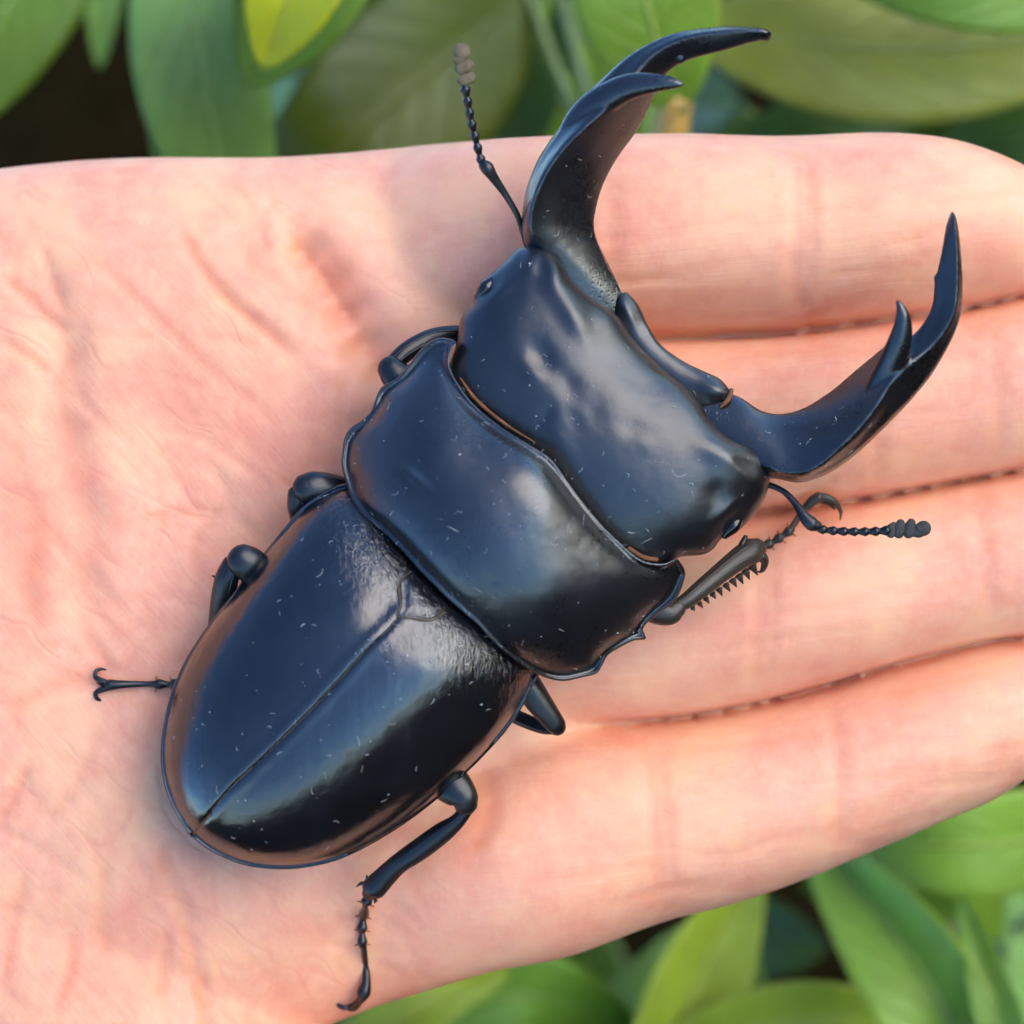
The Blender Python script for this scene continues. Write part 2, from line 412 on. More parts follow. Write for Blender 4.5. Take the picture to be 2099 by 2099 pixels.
def build_hand():
    g = Geo()
    tip = lambda x0, x1, yc: None
    pk = [(700, 330, 800), (1000, 290, 720), (1354, 276, 690), (1600, 281, 681), (1800, 274, 656), (1940, 285, 636), (2050, 318, 615), (2130, 360, 592), (2190, 415, 560), (2212, 470, 510)]
    rg = [(700, 640, 1150), (1100, 690, 1085), (1354, 690, 1070), (1593, 681, 1048), (1756, 662, 1027), (1864, 646, 1008), (1973, 632, 986), (2099, 604, 964), (2250, 575, 925), (2380, 585, 885), (2450, 630, 835), (2475, 690, 770)]
    md = [(700, 1030, 1520), (1100, 1082, 1495), (1358, 1072, 1480), (1513, 1056, 1456), (1617, 1045, 1428), (1772, 1024, 1386), (1927, 996, 1345), (2099, 964, 1305), (2250, 932, 1255), (2400, 925, 1200), (2480, 965, 1150), (2505, 1020, 1090)]
    ix = [(700, 1480, 2080), (1000, 1500, 1990), (1166, 1490, 1957), (1358, 1480, 1888), (1513, 1456, 1848), (1668, 1420, 1793), (1824, 1372, 1728), (1927, 1345, 1684), (2031, 1320, 1640), (2099, 1312, 1596), (2170, 1325, 1545), (2220, 1360, 1490), (2240, 1410, 1445)]
    fg = [finger(g, pk, lambda x: -7.2 + 1.2 * ((x - 1000) / 1100)**2, gt=3),
          finger(g, rg, lambda x: -8.0 + .3 * ((x - 1000) / 1100)),
          finger(g, md, lambda x: -8.6 + .3 * ((x - 1000) / 1100)),
          finger(g, ix, lambda x: -8.4 - .6 * ((x - 1000) / 1100), gb=2)]
    # palm, wrist, forearm
    pm = [(-3400, 650, 1950), (-2300, 620, 2000), (-1300, 600, 2080), (-800, 520, 2150), (-450, 420, 2230), (-150, 368, 2290), (0, 349, 2310), (163, 332, 2290), (326, 325, 2245), (543, 325, 2160), (680, 318, 2096), (783, 309, 2054), (841, 303, 2018), (924, 295, 2000), (1031, 288, 1984), (1176, 300, 1950), (1290, 420, 1840), (1340, 600, 1700)]
    C = catmull(np.array(pm, float), 110); a = np.linspace(0, 2 * math.pi, 64, endpoint=False); R = []
    for X, yt, yb in C:
        z0 = -13.0; c = at(X, (yt + yb) / 2, z0); h = (yb - yt) / 2 * kk(z0)
        tz = np.interp(X, [-3400, -1500, -700, 0, 900, 1200, 1340], [24, 22, 19, 13.5, 12.2, 9, 4])
        e = 2 / 2.7
        R.append(np.stack([np.full(64, c.x), c.y + h * np.sign(np.cos(a)) * np.abs(np.cos(a))**e, z0 + tz * np.sign(np.sin(a)) * np.abs(np.sin(a))**e], 1))
    g.loft(R)
    # thumb (lies below the frame) with its ball
    g.tube([(-100, 1900, -12, 330), (250, 2130, -10, 300), (600, 2400, -8, 235), (950, 2640, -6, 225), (1250, 2800, -4, 215), (1420, 2870, -4, 170)], flat=.85, ns=30, n=40)
    V, F = g.arr()
    V, F, N = remesh(V, F, .46, 14, .5)
    P = to_px(V)
    w = np.clip((N[:, 2] - .05) / .5, 0, 1)
    # the valleys between the fingers, taken from the finger sections themselves
    zs_ = np.full((4, len(V)), -60.0)
    for i, t in enumerate(fg):
        o_ = np.argsort(t[:, 0]); t = t[o_]
        cy, ry, z0 = (np.interp(V[:, 0], t[:, 0], t[:, j]) for j in (1, 2, 3))
        v_ = np.abs((V[:, 1] - cy) / np.maximum(ry, .1)); ok = (v_ < 1.25) & (V[:, 0] < t[-1, 0])
        zz = np.where(v_ < 1, z0 + ry * t[0, 4] * np.maximum(1 - v_**2.17, 0)**.56, z0 - (v_ - 1) * ry * 2)
        zs_[i] = np.where(ok, zz, -60)
    zf = .16 * np.log(np.exp(np.clip(zs_ / .16, -500, 120)).sum(0) + 1e-200)
    z12 = np.sort(zs_, 0)
    bl = np.clip((P[:, 0] - 1120) / 230, 0, 1) * np.clip((N[:, 2] + .05) / .3, 0, 1) * (z12[-1] > -50)
    V = V.copy(); V[:, 2] += np.where(np.abs(zf - V[:, 2]) < 9, (zf - V[:, 2]) * bl, 0)
    E = np.array([(a, b) for f in F for a, b in zip(f, f[1:] + f[:1])])
    wv = np.exp(-((z12[-1] - z12[-2]) / 2.2)**2) * (z12[-2] > -50) * np.clip((P[:, 0] - 1100) / 100, 0, 1) * (N[:, 2] > -.2)
    E = E[wv[E[:, 0]] > .02]; cn = np.bincount(E[:, 0], minlength=len(V)); has = cn > 0
    for _ in range(5):
        av = np.bincount(E[:, 0], V[E[:, 1], 2], len(V)) / np.maximum(cn, 1)
        V[:, 2] += np.where(has, (av - V[:, 2]) * wv * .6, 0)
    for B_ in (rg, md, ix):                       # the gaps themselves are narrow and deep
        L_ = np.array([(q[0], q[1]) for q in B_ if 1050 < q[0] < 2300], float); L_ = np.vstack([[1050, L_[0, 1]], L_]); L_ = catmull(L_, 60)
        m = (np.abs(P[:, 1] - np.interp(P[:, 0], L_[:, 0], L_[:, 1])) < 40) & (P[:, 0] > 1100) & (P[:, 0] < 2250) & (N[:, 2] > -.2)
        D = seg_dist(P[m], L_)[0]
        V[m, 2] -= 2.5 * np.exp(-(D / 6.5)**2) * np.clip((P[m, 0] - 1130) / 300, 0, 1)
    # fine mounds and hollows
    dz = gauss(P, [(900, 1150, 330, 300, 0, -2.4), (300, 560, 240, 190, 15, 1.7), (120, 1750, 260, 400, 10, 1.6), (640, 900, 190, 140, 50, .9),
                   (560, 1900, 150, 200, 20, .8), (1000, 1800, 200, 110, -12, .7), (1090, 480, 230, 120, 0, .5), (620, 420, 160, 70, 15, .5),
                   (1500, 480, 170, 130, 0, .35), (1850, 470, 130, 120, 0, .35), (1700, 1200, 120, 100, -10, .3), (1500, 1680, 170, 110, -15, .3), (1930, 1480, 110, 90, -20, .3),
                   (560, 620, 90, 50, 42, .5), (230, 1560, 120, 60, 120, .5)])
    for i in range(26):
        cx, cy = rng.uniform(-100, 1100), rng.uniform(330, 2099); s = rng.uniform(28, 75)
        dz += gauss(P, [(cx, cy, s * rng.uniform(1, 2.2), s, rng.uniform(30, 100), rng.uniform(-.28, .28))])
    flush = np.zeros(len(P))
    cr = [  # polyline, depth mm, half width px, redness
        ([(362, 455), (404, 528), (450, 595), (507, 647), (560, 690), (620, 735)], .55, 11, .40),
        ([(570, 450), (621, 517), (673, 590), (725, 673), (776, 745), (840, 800)], 1.9, 34, .42),
        ([(585, 470), (640, 540), (690, 610), (745, 690)], .35, 7, .25),
        ([(480, 470), (560, 560), (640, 625), (720, 655)], .5, 24, .30),
        ([(0, 562), (47, 600), (104, 652), (150, 690)], .5, 9, .35),
        ([(40, 480), (98, 590), (135, 714), (128, 818), (140, 947), (171, 1076), (176, 1283), (200, 1400)], .95, 34, .14),
        ([(90, 500), (110, 570), (140, 660)], .3, 8, .2),
        ([(197, 533), (290, 621), (362, 693), (440, 766), (560, 850)], .28, 9, .16),
        ([(0, 690), (60, 730), (110, 770)], .35, 8, .25),
        ([(0, 1461), (93, 1419), (186, 1391), (250, 1385)], .55, 11, .22),
        ([(165, 1290), (215, 1350), (240, 1390)], .35, 9, .15),
        ([(345, 1690), (349, 1782), (377, 1852), (396, 1927), (424, 2062), (430, 2200)], .55, 11, .22),
        ([(70, 1550), (28, 1642), (-20, 1700)], .5, 12, .25),
        ([(352, 1880), (340, 1960), (326, 2060)], .35, 9, .2),
        ([(150, 1900), (149, 1968), (112, 2085)], .35, 10, .25),
        ([(60, 1790), (30, 1900), (10, 2050)], .3, 12, .2),
        ([(230, 1740), (215, 1850), (225, 1980)], .25, 12, .15),
        ([(470, 1010), (400, 1120), (410, 1200)], .25, 10, .15),
        ([(300, 880), (420, 900), (560, 1000)], .22, 8, .1),
        ([(260, 1080), (380, 1050), (480, 1060)], .2, 8, .1),
        ([(90, 1700), (170, 1590), (210, 1480)], .3, 12, .12),
        ([(20, 1000), (80, 1080), (60, 1200), (100, 1300)], .4, 22, .22),
        ([(990, 1570), (1010, 1660), (960, 1760)], .25, 14, .25),
        ([(1630, 285), (1640, 420), (1632, 560), (1648, 680)], .30, 15, .10), ([(1655, 300), (1668, 450), (1660, 600)], .18, 9, .10),
        ([(1240, 300), (1255, 450), (1250, 600)], .2, 16, .1),
        ([(1545, 1080), (1560, 1250), (1545, 1440)], .26, 15, .12), ([(1580, 1090), (1590, 1250), (1580, 1420)], .16, 9, .1),
        ([(1790, 680), (1805, 830), (1795, 1000)], .24, 14, .12), ([(1410, 720), (1420, 870), (1412, 1040)], .22, 14, .1),
        ([(1318, 1500), (1345, 1690), (1352, 1880)], .34, 16, .14), ([(1352, 1500), (1372, 1680), (1385, 1860)], .18, 9, .1),
        ([(1700, 1430), (1722, 1600), (1715, 1750)], .26, 14, .12), ([(2000, 990), (2020, 1140), (2040, 1290)], .22, 14, .1),
        ([(2040, 640), (2045, 800), (2060, 950)], .2, 14, .1)]
    for L, d, hw, red in cr:
        L = catmull(np.array(L, float), 24); bb0, bb1 = L.min(0) - 5 * hw, L.max(0) + 5 * hw
        m = ((P > bb0) & (P < bb1)).all(1)
        D, _, t = seg_dist(P[m], L); f = np.clip(np.minimum(t, 1 - t) * 6, 0, 1)
        wob = .62 * (1 + .25 * np.sin(t * 37 + d * 50))
        dz[m] += (-d * np.exp(-.5 * (D / hw)**2) + .28 * d * np.exp(-.5 * ((D - 2.4 * hw) / hw)**2)) * f * wob
        flush[m] = np.maximum(flush[m], red * f * (np.exp(-.5 * (D / (hw * 1.2))**2) + .5 * np.exp(-.5 * (D / 6.0)**2)))
    # many short fine lines over the palm and along the fingers
    for i in range(260):
        if i < 170:
            x, y = rng.uniform(-50, 900), rng.uniform(340, 2080); an = rng.normal(48, 26); ln = rng.uniform(50, 190)
        else:
            x, y = rng.uniform(950, 2090), rng.uniform(300, 1850); an = rng.normal(-9, 5); ln = rng.uniform(60, 200)
        c, s = math.cos(math.radians(an)), math.sin(math.radians(an)); b = rng.normal(0, .12) * ln
        L = catmull(np.array([(x - c * ln, y - s * ln), (x + s * b, y - c * b), (x + c * ln, y + s * ln)]), 9)
        bb0, bb1 = L.min(0) - 30, L.max(0) + 30; m = ((P > bb0) & (P < bb1)).all(1)
        if not m.any(): continue
        D, _, t = seg_dist(P[m], L); f = np.clip(np.minimum(t, 1 - t) * 4, 0, 1)
        d = rng.uniform(.05, .13); hw = rng.uniform(5, 9)
        dz[m] -= d * np.exp(-.5 * (D / hw)**2) * f
        flush[m] = np.maximum(flush[m], rng.uniform(.03, .14) * f * np.exp(-.5 * (D / hw)**2))
    # blood-flushed patches
    for (cx, cy, sx, sy, an, am) in [(700, 560, 50, 30, 45, .30), (470, 800, 150, 110, 40, .20), (60, 1080, 80, 200, 0, .22), (640, 950, 90, 120, 30, .16),
                                     (960, 1640, 60, 30, 60, .35), (1280, 1720, 100, 40, -10, .22), (2020, 520, 70, 70, 0, .25), (1560, 600, 150, 40, -5, .22),
                                     (1500, 1270, 130, 60, -10, .15), (1900, 1420, 90, 60, -10, .2), (200, 2000, 70, 90, 0, .18), (1750, 430, 50, 60, 0, .15),
                                     (1850, 900, 120, 50, -8, .15), (1440, 920, 90, 60, 0, .15), (330, 1330, 80, 60, 0, .15)]:
        flush += gauss(P, [(cx, cy, sx, sy, an, am)])
    V = V.copy(); V[:, 2] += dz * w
    return V, F, np.clip(flush * w, 0, .8)

hand = thing('hand', 'open bare palm with fingers held together, carrying the black beetle', 'hand', at(150, 1150, -13))
hV, hF, hflush = build_hand()
ho = mesh('palm_and_fingers', hV, hF, m_skin, hand)
fa = ho.data.attributes.new('flush', 'FLOAT', 'POINT'); fa.data.foreach_set('value', hflush.astype(np.float32))
hand_bvh = BVHTree.FromPolygons([Vector(v) for v in hV], hF)
def hand_z(px, py):
    z = 0.0
    for _ in range(4):
        p = at(px, py, z); r = hand_bvh.ray_cast(Vector((p.x, p.y, 60)), Vector((0, 0, -1)))
        if r[0] is None: return -3.0
        z = r[0].z
    return z

# ------------------------------------------------------------------ beetle plates: domes over a traced outline
def fem(P, T):
    """cotangent stiffness (as edge list) and lumped area of a flat triangle mesh"""
    I, J, Wt = [], [], []; A = np.zeros(len(P))
    for a, b, c in ((0, 1, 2), (1, 2, 0), (2, 0, 1)):
        e1 = P[T[:, b]] - P[T[:, a]]; e2 = P[T[:, c]] - P[T[:, a]]
        cr = np.abs(e1[:, 0] * e2[:, 1] - e1[:, 1] * e2[:, 0]) + 1e-9
        I.append(T[:, b]); J.append(T[:, c]); Wt.append(.5 * (e1 * e2).sum(1) / cr); np.add.at(A, T[:, a], cr / 6)
    return np.concatenate(I), np.concatenate(J), np.concatenate(Wt), A
def solve(P, T, fixed, val, src):
    I, J, Wt, A = fem(P, T); n = len(P); free = ~fixed
    def mul(x): 
        d = Wt * (x[I] - x[J]); return np.bincount(I, d, n) - np.bincount(J, d, n)
    x = np.where(fixed, val, 0.0); b = src * A - mul(x); b[fixed] = 0
    D = np.maximum(np.bincount(I, Wt, n) + np.bincount(J, Wt, n), 1e-9)
    y = np.zeros(n); r = b.copy(); q = r / D; p = q.copy(); rz = r @ q
    for _ in range(1500):
        Ap = mul(p); Ap[fixed] = 0; al = rz / (p @ Ap + 1e-300); y += al * p; r -= al * Ap
        if np.abs(r).max() < 1e-7 * np.abs(b).max(): break
        q = r / D; q[fixed] = 0; rn = r @ q; p = q + rn / rz * p; rz = rn
    return x + y

def plate(outline, nb=320, step=7.0, lines=(), offs=(1.5, 3.5, 6, 9, 13)):
    """outline rows (px,py,zrim). Triangulates it, returns dict with P, T, boundary loop, dome h (0..1), rim height field, rim distance"""
    O = catmull(np.array(outline, float), nb, True); L = O[:, :2]
    Lc = np.vstack([L, L[:1]])
    nrm = np.roll(L, -1, 0) - np.roll(L, 1, 0); nrm = np.stack([-nrm[:, 1], nrm[:, 0]], 1); nrm /= np.linalg.norm(nrm, axis=1)[:, None]
    if inside(L[:1] + nrm[:1] * 2, L)[0] == False: nrm = -nrm
    pts = [L]
    lin_pts = []; edges = [(i, (i + 1) % nb) for i in range(nb)]; cnt = nb
    for ln in lines:
        q = catmull(np.array(ln, float), max(8, int(np.linalg.norm(np.diff(ln, axis=0), axis=1).sum() / 6)))
        q = q[inside(q, L)]; q = q[seg_dist(q, Lc)[0] > 1.5]
        lin_pts.append(q)
    for o in offs:
        q = L + nrm * o; q = q[inside(q, L)]; q = q[seg_dist(q, Lc)[0] > o * .93]
        for lp in lin_pts: q = q[seg_dist(q, lp)[0] > 3.2]
        pts.append(q)
    b0, b1 = L.min(0), L.max(0)
    gx = np.arange(b0[0], b1[0], step); gy = np.arange(b0[1], b1[1], step * .866)
    G = np.array([(x + (step / 2 if j % 2 else 0), y) for j, y in enumerate(gy) for x in gx]); G = G[inside(G, L)]
    G = G[seg_dist(G, Lc)[0] > offs[-1] + 3.0]
    for lp in lin_pts: G = G[seg_dist(G, lp)[0] > 9]
    pts.append(G)
    allp = np.vstack(pts); 
    for lp in lin_pts:
        i0 = len(allp); allp = np.vstack([allp, lp])
        ii = list(range(i0, i0 + len(lp)))
        d0 = np.argmin(np.linalg.norm(L - lp[0], axis=1)); d1 = np.argmin(np.linalg.norm(L - lp[-1], axis=1))
        ch = [d0] + ii + [d1]; edges += list(zip(ch[:-1], ch[1:]))
        T_ = np.gradient(lp, axis=0); T_ /= np.linalg.norm(T_, axis=1)[:, None]; n2 = np.stack([-T_[:, 1], T_[:, 0]], 1)
        for o in (-6, -3, 3, 6):
            q = lp + n2 * o; q = q[inside(q, L)]; q = q[seg_dist(q, Lc)[0] > 4]; allp = np.vstack([allp, q])
    r = delaunay_2d_cdt([Vector(p) for p in allp], edges, [], 0, 1e-4)
    P = np.array([tuple(v) for v in r[0]]); T = np.array([f for f in r[2] if len(f) == 3])
    T = T[inside(P[T].mean(1), L)]
    used = np.unique(T); mp = -np.ones(len(P), int); mp[used] = np.arange(len(used)); P = P[used]; T = mp[T]
    cr = np.cross(np.c_[P[T[:, 1]] - P[T[:, 0]]], np.c_[P[T[:, 2]] - P[T[:, 0]]])
    T[cr > 0] = T[cr > 0][:, ::-1]     # image y is down: counter-clockwise seen from the camera
    d, _, _ = seg_dist(P, Lc)
    fixed = d < .05
    # rim heights by nearest outline sample
    idx = np.array([np.argmin((L[:, 0] - p[0])**2 + (L[:, 1] - p[1])**2) if f else 0 for p, f in zip(P, fixed)])
    zr = np.where(fixed, O[idx, 2], 0)
    h = solve(P, T, fixed, np.zeros(len(P)), np.ones(len(P))); h = np.clip(h / h.max(), 0, 1); h[fixed] = 0
    rim = solve(P, T, fixed, zr, np.zeros(len(P)))
    return dict(P=P, T=T, fixed=fixed, h=h, rim=rim, d=d, L=L)

def shell(pl, ztop, zbot, T=None):
    """closed solid: top sheet, bottom sheet, walls along every open edge"""
    P = pl['P']; T = pl['T'] if T is None else T
    used = np.unique(T); mp = -np.ones(len(P), int); mp[used] = np.arange(len(used)); T = mp[T]
    A = atn(P[used], ztop[used]); B = atn(P[used], zbot[used]); n = len(used)
    F = [tuple(t) for t in T] + [tuple(n + t[::-1]) for t in T]
    ed = {}
    for t in T:
        for a, b in ((t[0], t[1]), (t[1], t[2]), (t[2], t[0])): ed[(a, b)] = 1
    for (a, b) in ed:
        if (b, a) not in ed: F.append((b, a, n + a, n + b))
    return np.vstack([A, B]), F, used

beetle = thing('stag_beetle', 'large glossy black stag beetle with long curved toothed jaws resting on the palm', 'beetle', at(820, 1250, 2))
TOPS = []     # upper faces, for the lint

# --- elytra
ELY_L = [(702, 992), (681, 999), (650, 1016), (620, 1038), (590, 1073), (555, 1116), (520, 1160), (481, 1212), (446, 1256), (411, 1303), (381, 1351), (359, 1399), (342, 1451), (331, 1512), (329, 1560), (335, 1603), (346, 1638), (368, 1682), (392, 1714)]
ELY_R = [(429, 1743), (472, 1764), (516, 1777), (572, 1782), (624, 1779), (690, 1764), (755, 1734), (820, 1695), (885, 1647), (950, 1590), (994, 1547), (1037, 1499), (1072, 1447), (1094, 1403), (1102, 1386)]
ELY_F = [(1120, 1350), (1080, 1310), (1015, 1250), (930, 1170), (890, 1130), (830, 1065), (775, 1020), (735, 990)]
suture = [(930, 1170), (880, 1212), (818, 1265), (790, 1295), (746, 1338), (690, 1399), (633, 1460), (581, 1512), (529, 1562), (485, 1603), (450, 1642), (420, 1682), (392, 1714)]
zr_e = lambda p: 7.4
pe = plate([(x, y, 7.4) for x, y in ELY_L + ELY_R + ELY_F], nb=420, lines=[suture])
P, d, h = pe['P'], pe['d'], pe['h']
sd, sg, st = seg_dist(P, catmull(np.array(suture, float), 60), True)
mar = np.clip(d / 7, 0, 1)
hh = np.clip((h - .035) / .965, 0, 1)
zt = pe['rim'] + 8.2 * (hh + .0006)**.48 + .35 * np.exp(-.5 * ((d - 3) / 2.5)**2)
zt += gauss(P, [(930, 1330, 120, 90, 45, .55), (690, 1060, 90, 70, 45, .35), (800, 1240, 45, 22, -45, -.25)])
zt -= .07 * np.exp(-.5 * (sd / 2.5)**2) - .07 * np.exp(-.5 * ((sd - 12) / 7.0)**2)
zb = pe['rim'] - .7 - .4 * 0 + 0 * h; zb = np.minimum(zb + 6.6 * hh**.48, zt - .5)
cen = P[pe['T']].mean(1); _, sgT, _ = seg_dist(cen, catmull(np.array(suture, float), 60), True)
wr = np.exp(-.5 * (seg_dist(P, np.array([(1060, 1370), (960, 1290), (890, 1240), (830, 1170), (740, 1080)], float))[0] / 62)**2)
for side in (1, -1):
    T = pe['T'][sgT == side]
    V, F, used = shell(pe, zt, zb, T)
    o = mesh('elytron', V, F, m_elytra, beetle)
    a = o.data.attributes.new('wrinkle', 'FLOAT', 'POINT'); a.data.foreach_set('value', np.r_[wr[used], wr[used]].astype(np.float32))
    TOPS.append((V, F[:len(T)]))
# brown seam between the wing cases
q = catmull(np.array(suture[2:], float), 70)
zi = np.array([zt[np.argmin(((P - p)**2).sum(1))] for p in q])
g = Geo(); g.tube(np.c_[q, zi - .02, np.linspace(1.7, 2.3, 70)], flat=.5, ns=6, n=90); mesh('suture_seam', *g.arr(), m_seam, beetle)
g = Geo(); g.tube([(430, 1671, zi[-8] + .05, 2.5), (408, 1696, zi[-4], 3.0), (396, 1709, zi[-2] - .1, 4)], flat=.6, ns=8); mesh('suture_tip', *g.arr(), m_fringe, beetle)
# abdomen below
zbel = pe['rim'] - .55; z2 = pe['rim'] - .5 - 4.6 * hh**.5
inn = d > 4
V, F, _ = shell(pe, pe['rim'] - .4 + .2 * 0 + 5.6 * hh**.5, z2)
V[:, :2] = (V[:, :2] - V[:, :2].mean(0)) * .985 + V[:, :2].mean(0)
mesh('abdomen', V, F, m_under, beetle)

# --- pronotum
PRO = [(936, 702, 10.2), (915, 693, 9.4), (894, 694, 9.0), (873, 706, 8.8), (853, 727, 8.6), (828, 760, 8.6), (812, 776, 8.5), (786, 790, 8.5), (774, 806, 8.5), (762, 839, 8.5), (745, 859, 8.5), (720, 876, 8.5), (706, 897, 8.5), (701, 930, 8.5), (700, 955, 8.6), (710, 992, 9), (720, 1021, 9.6),
       (741, 1054, 10.4), (770, 1079, 11), (795, 1100, 11.6), (828, 1133, 12.2), (857, 1166, 12.6), (886, 1195, 12.9), (915, 1224, 13), (948, 1253, 12.9), (981, 1282, 12.6), (1014, 1319, 12), (1047, 1348, 11.2), (1085, 1373, 10.4), (1118, 1389, 9.6), (1155, 1396, 9), (1192, 1389, 8.6), (1222, 1381, 8.5),
       (1234, 1365, 8.5), (1246, 1344, 8.5), (1271, 1327, 8.4), (1300, 1313, 8.3), (1324, 1309, 8.2), (1319, 1287, 8.3), (1346, 1261, 8.5), (1375, 1240, 8.6), (1391, 1220, 8.7), (1402, 1191, 9), (1405, 1174, 9.4), (1396, 1154, 10), (1385, 1145, 10.4),
       (1362, 1155, 10.9), (1329, 1153, 11.3), (1304, 1141, 11.6), (1271, 1112, 12.0), (1230, 1071, 12.5), (1192, 1025, 12.9), (1159, 980, 13.1), (1130, 942, 13.2), (1089, 913, 13.1), (1047, 888, 12.9), (1006, 859, 12.5), (965, 822, 12), (936, 781, 11.4), (921, 748, 10.9), (925, 719, 10.5)]
pp = plate(PRO, nb=460)
P, d, h = pp['P'], pp['d'], pp['h']
h0 = .055; hs = np.where(h > h0, h - h0, 0) / (1 - h0)
fr = [(936, 702), (921, 748), (936, 781), (965, 822), (1006, 859), (1047, 888), (1089, 913), (1130, 942), (1159, 980), (1192, 1025), (1230, 1071), (1271, 1112), (1304, 1141), (1329, 1153), (1385, 1145)]
dfr, _, _ = seg_dist(P, catmull(np.array(fr, float), 80))
ztp = pp['rim'] + 4.3 * (hs**2 + 4e-4)**.29 + .30 * np.exp(-.5 * ((d - 4) / 3)**2) - .12 * np.exp(-.5 * ((d - 14) / 5)**2)
ztp += gauss(P, [(1085, 985, 80, 45, 47, .55), (1190, 1140, 70, 34, 47, -.15), (980, 905, 70, 34, 40, -.35), (855, 985, 26, 9, 40, -.35), (900, 940, 30, 40, 40, .15), (1130, 1240, 60, 50, 45, .35), (850, 870, 60, 70, 0, .35), (1270, 1200, 60, 50, 45, .25), (960, 1060, 90, 60, 45, .25), (1010, 1190, 12, 5, 40, -.1)])
zbp = pp['rim'] - .5 - 4.6 * np.clip(h, 0, 1)**.5
V, F, used = shell(pp, ztp, zbp); mesh('pronotum', V, F, m_shell, beetle); TOPS.append((V, F[:len(pp['T'])]))
# orange hair fringe under the front rim
q = catmull(np.array(fr[2:7] , float), 60); o_ = np.array([7.0, -6.0])
g = Geo(); g.tube(np.c_[q + o_ * 1.05, np.linspace(11.25, 12.75, 60), np.interp(np.arange(60), [0, 12, 35, 59], [1.5, 4.2, 3.6, 1.0])], flat=.6, ns=6, n=90); mesh('hair_fringe', *g.arr(), m_fringe, beetle)
q = catmull(np.array([(1290, 1125), (1320, 1143), (1345, 1147)], float), 20)
g = Geo(); g.tube(np.c_[q, np.full(20, 11.35), np.full(20, 5.0)], flat=.6, ns=6); mesh('hair_fringe', *g.arr(), m_fringe, beetle)

# --- scutellum and its raised rim
SC = [(842, 1172), (824, 1190), (820, 1208), (822, 1238), (817, 1262), (850, 1264), (881, 1268), (898, 1259), (908, 1247), (896, 1222), (876, 1200), (860, 1182)]
zs = lambda x, y: float(zt[np.argmin(((pe['P'] - (x, y))**2).sum(1))])
ps = plate([(x, y, zs(x, y) + .05) for x, y in SC], nb=120, step=5, offs=(1.5, 3, 5))
zsc = ps['rim'] + .35 * ps['h']**.5 - .12 * np.exp(-.5 * ((ps['d'] - 10) / 4)**2)
V, F, used = shell(ps, zsc, ps['rim'] - 1.2); o = mesh('scutellum', V, F, m_elytra, beetle); TOPS.append((V, F[:len(ps['T'])]))
a = o.data.attributes.new('wrinkle', 'FLOAT', 'POINT'); a.data.foreach_set('value', np.full(len(V), .7, np.float32))
rm = [(842, 1172), (822, 1190), (817, 1210), (821, 1240), (815, 1264), (850, 1268), (882, 1272), (901, 1262), (910, 1247)]
g = Geo(); g.tube([(x, y, zs(x, y) + .06, 2.3) for x, y in rm], flat=.7, ns=8, n=60); mesh('scutellum_rim', *g.arr(), m_seam, beetle)

# --- head
HD = [(1099, 504, 9.0), (1081, 505, 8.6), (1059, 511, 8.4), (1039, 531, 8.3), (1009, 558, 8.2), (985, 581, 8.2), (972, 603, 8.2), (966, 626, 8.2), (947, 647, 8.2), (940, 672, 8.2), (936, 705, 8.3),
      (925, 735, 8.5), (915, 770, 8.6), (925, 815, 8.8), (955, 850, 9), (1000, 885, 9.2), (1045, 925, 9.3), (1090, 955, 9.4), (1125, 995, 9.4), (1160, 1040, 9.3), (1200, 1085, 9.2), (1240, 1125, 9), (1290, 1160, 8.8), (1340, 1180, 8.5), (1375, 1165, 8.3),
      (1390, 1143, 8.2), (1440, 1137, 8.1), (1462, 1125, 8.1), (1480, 1103, 8.1), (1512, 1089, 8.1), (1545, 1056, 8.1), (1566, 1024, 8.2), (1574, 1005, 8.3), (1580, 969, 8.6), (1576, 950, 8.9),
      (1556, 930, 9.2), (1530, 913, 9.5), (1498, 898, 9.6), (1465, 871, 9.5), (1447, 846, 9.3), (1436, 828, 9.1), (1407, 795, 8.8), (1371, 766, 8.6), (1335, 733, 8.5), (1298, 694, 8.6), (1277, 661, 8.8), (1255, 637, 9.1), (1226, 621, 9.3), (1190, 592, 9.5), (1168, 567, 9.6), (1154, 545, 9.6), (1139, 527, 9.4), (1119, 511, 9.2)]
ph = plate(HD, nb=480)
P, d, h = ph['P'], ph['d'], ph['h']
zth = ph['rim'] + 4.1 * (h + .0006)**.38
zth += .58 * gauss(P, [(1205, 760, 60, 60, 0, -.25), (1112, 735, 24, 17, 60, -.65), (1165, 790, 22, 15, 60, -.30), (1095, 765, 20, 16, 30, .30), (1140, 830, 34, 20, 50, .18), (1175, 860, 26, 13, 60, -.25),
                 (1120, 850, 10, 18, 30, -.18), (1150, 905, 12, 30, -40, .2), (1300, 880, 26, 18, 30, -.30), (1318, 905, 20, 14, 30, .2), (1220, 850, 18, 26, -30, -.2), (1260, 800, 30, 16, 30, .12),
                 (1175, 640, 40, 16, 62, .75), (1130, 560, 34, 17, 70, .9), (1112, 545, 10, 20, -25, -.6), (1085, 540, 14, 26, 10, .5), (1490, 935, 46, 17, 28, .75), (1550, 985, 20, 36, -38, .6), (1537, 955, 24, 9, 35, -.8), (1490, 985, 30, 18, 40, .35), (1468, 1010, 16, 22, 20, -.4),
                 (1040, 640, 40, 60, 25, .45), (1400, 1060, 60, 40, 30, .35), (1330, 790, 75, 34, 42, -.55), (1250, 700, 50, 30, 50, -.25), (1000, 590, 22, 11, -40, -.5), (1500, 1072, 24, 11, -40, -.6), (1020, 600, 30, 9, -42, .35), (1485, 1050, 30, 9, -42, .35)])
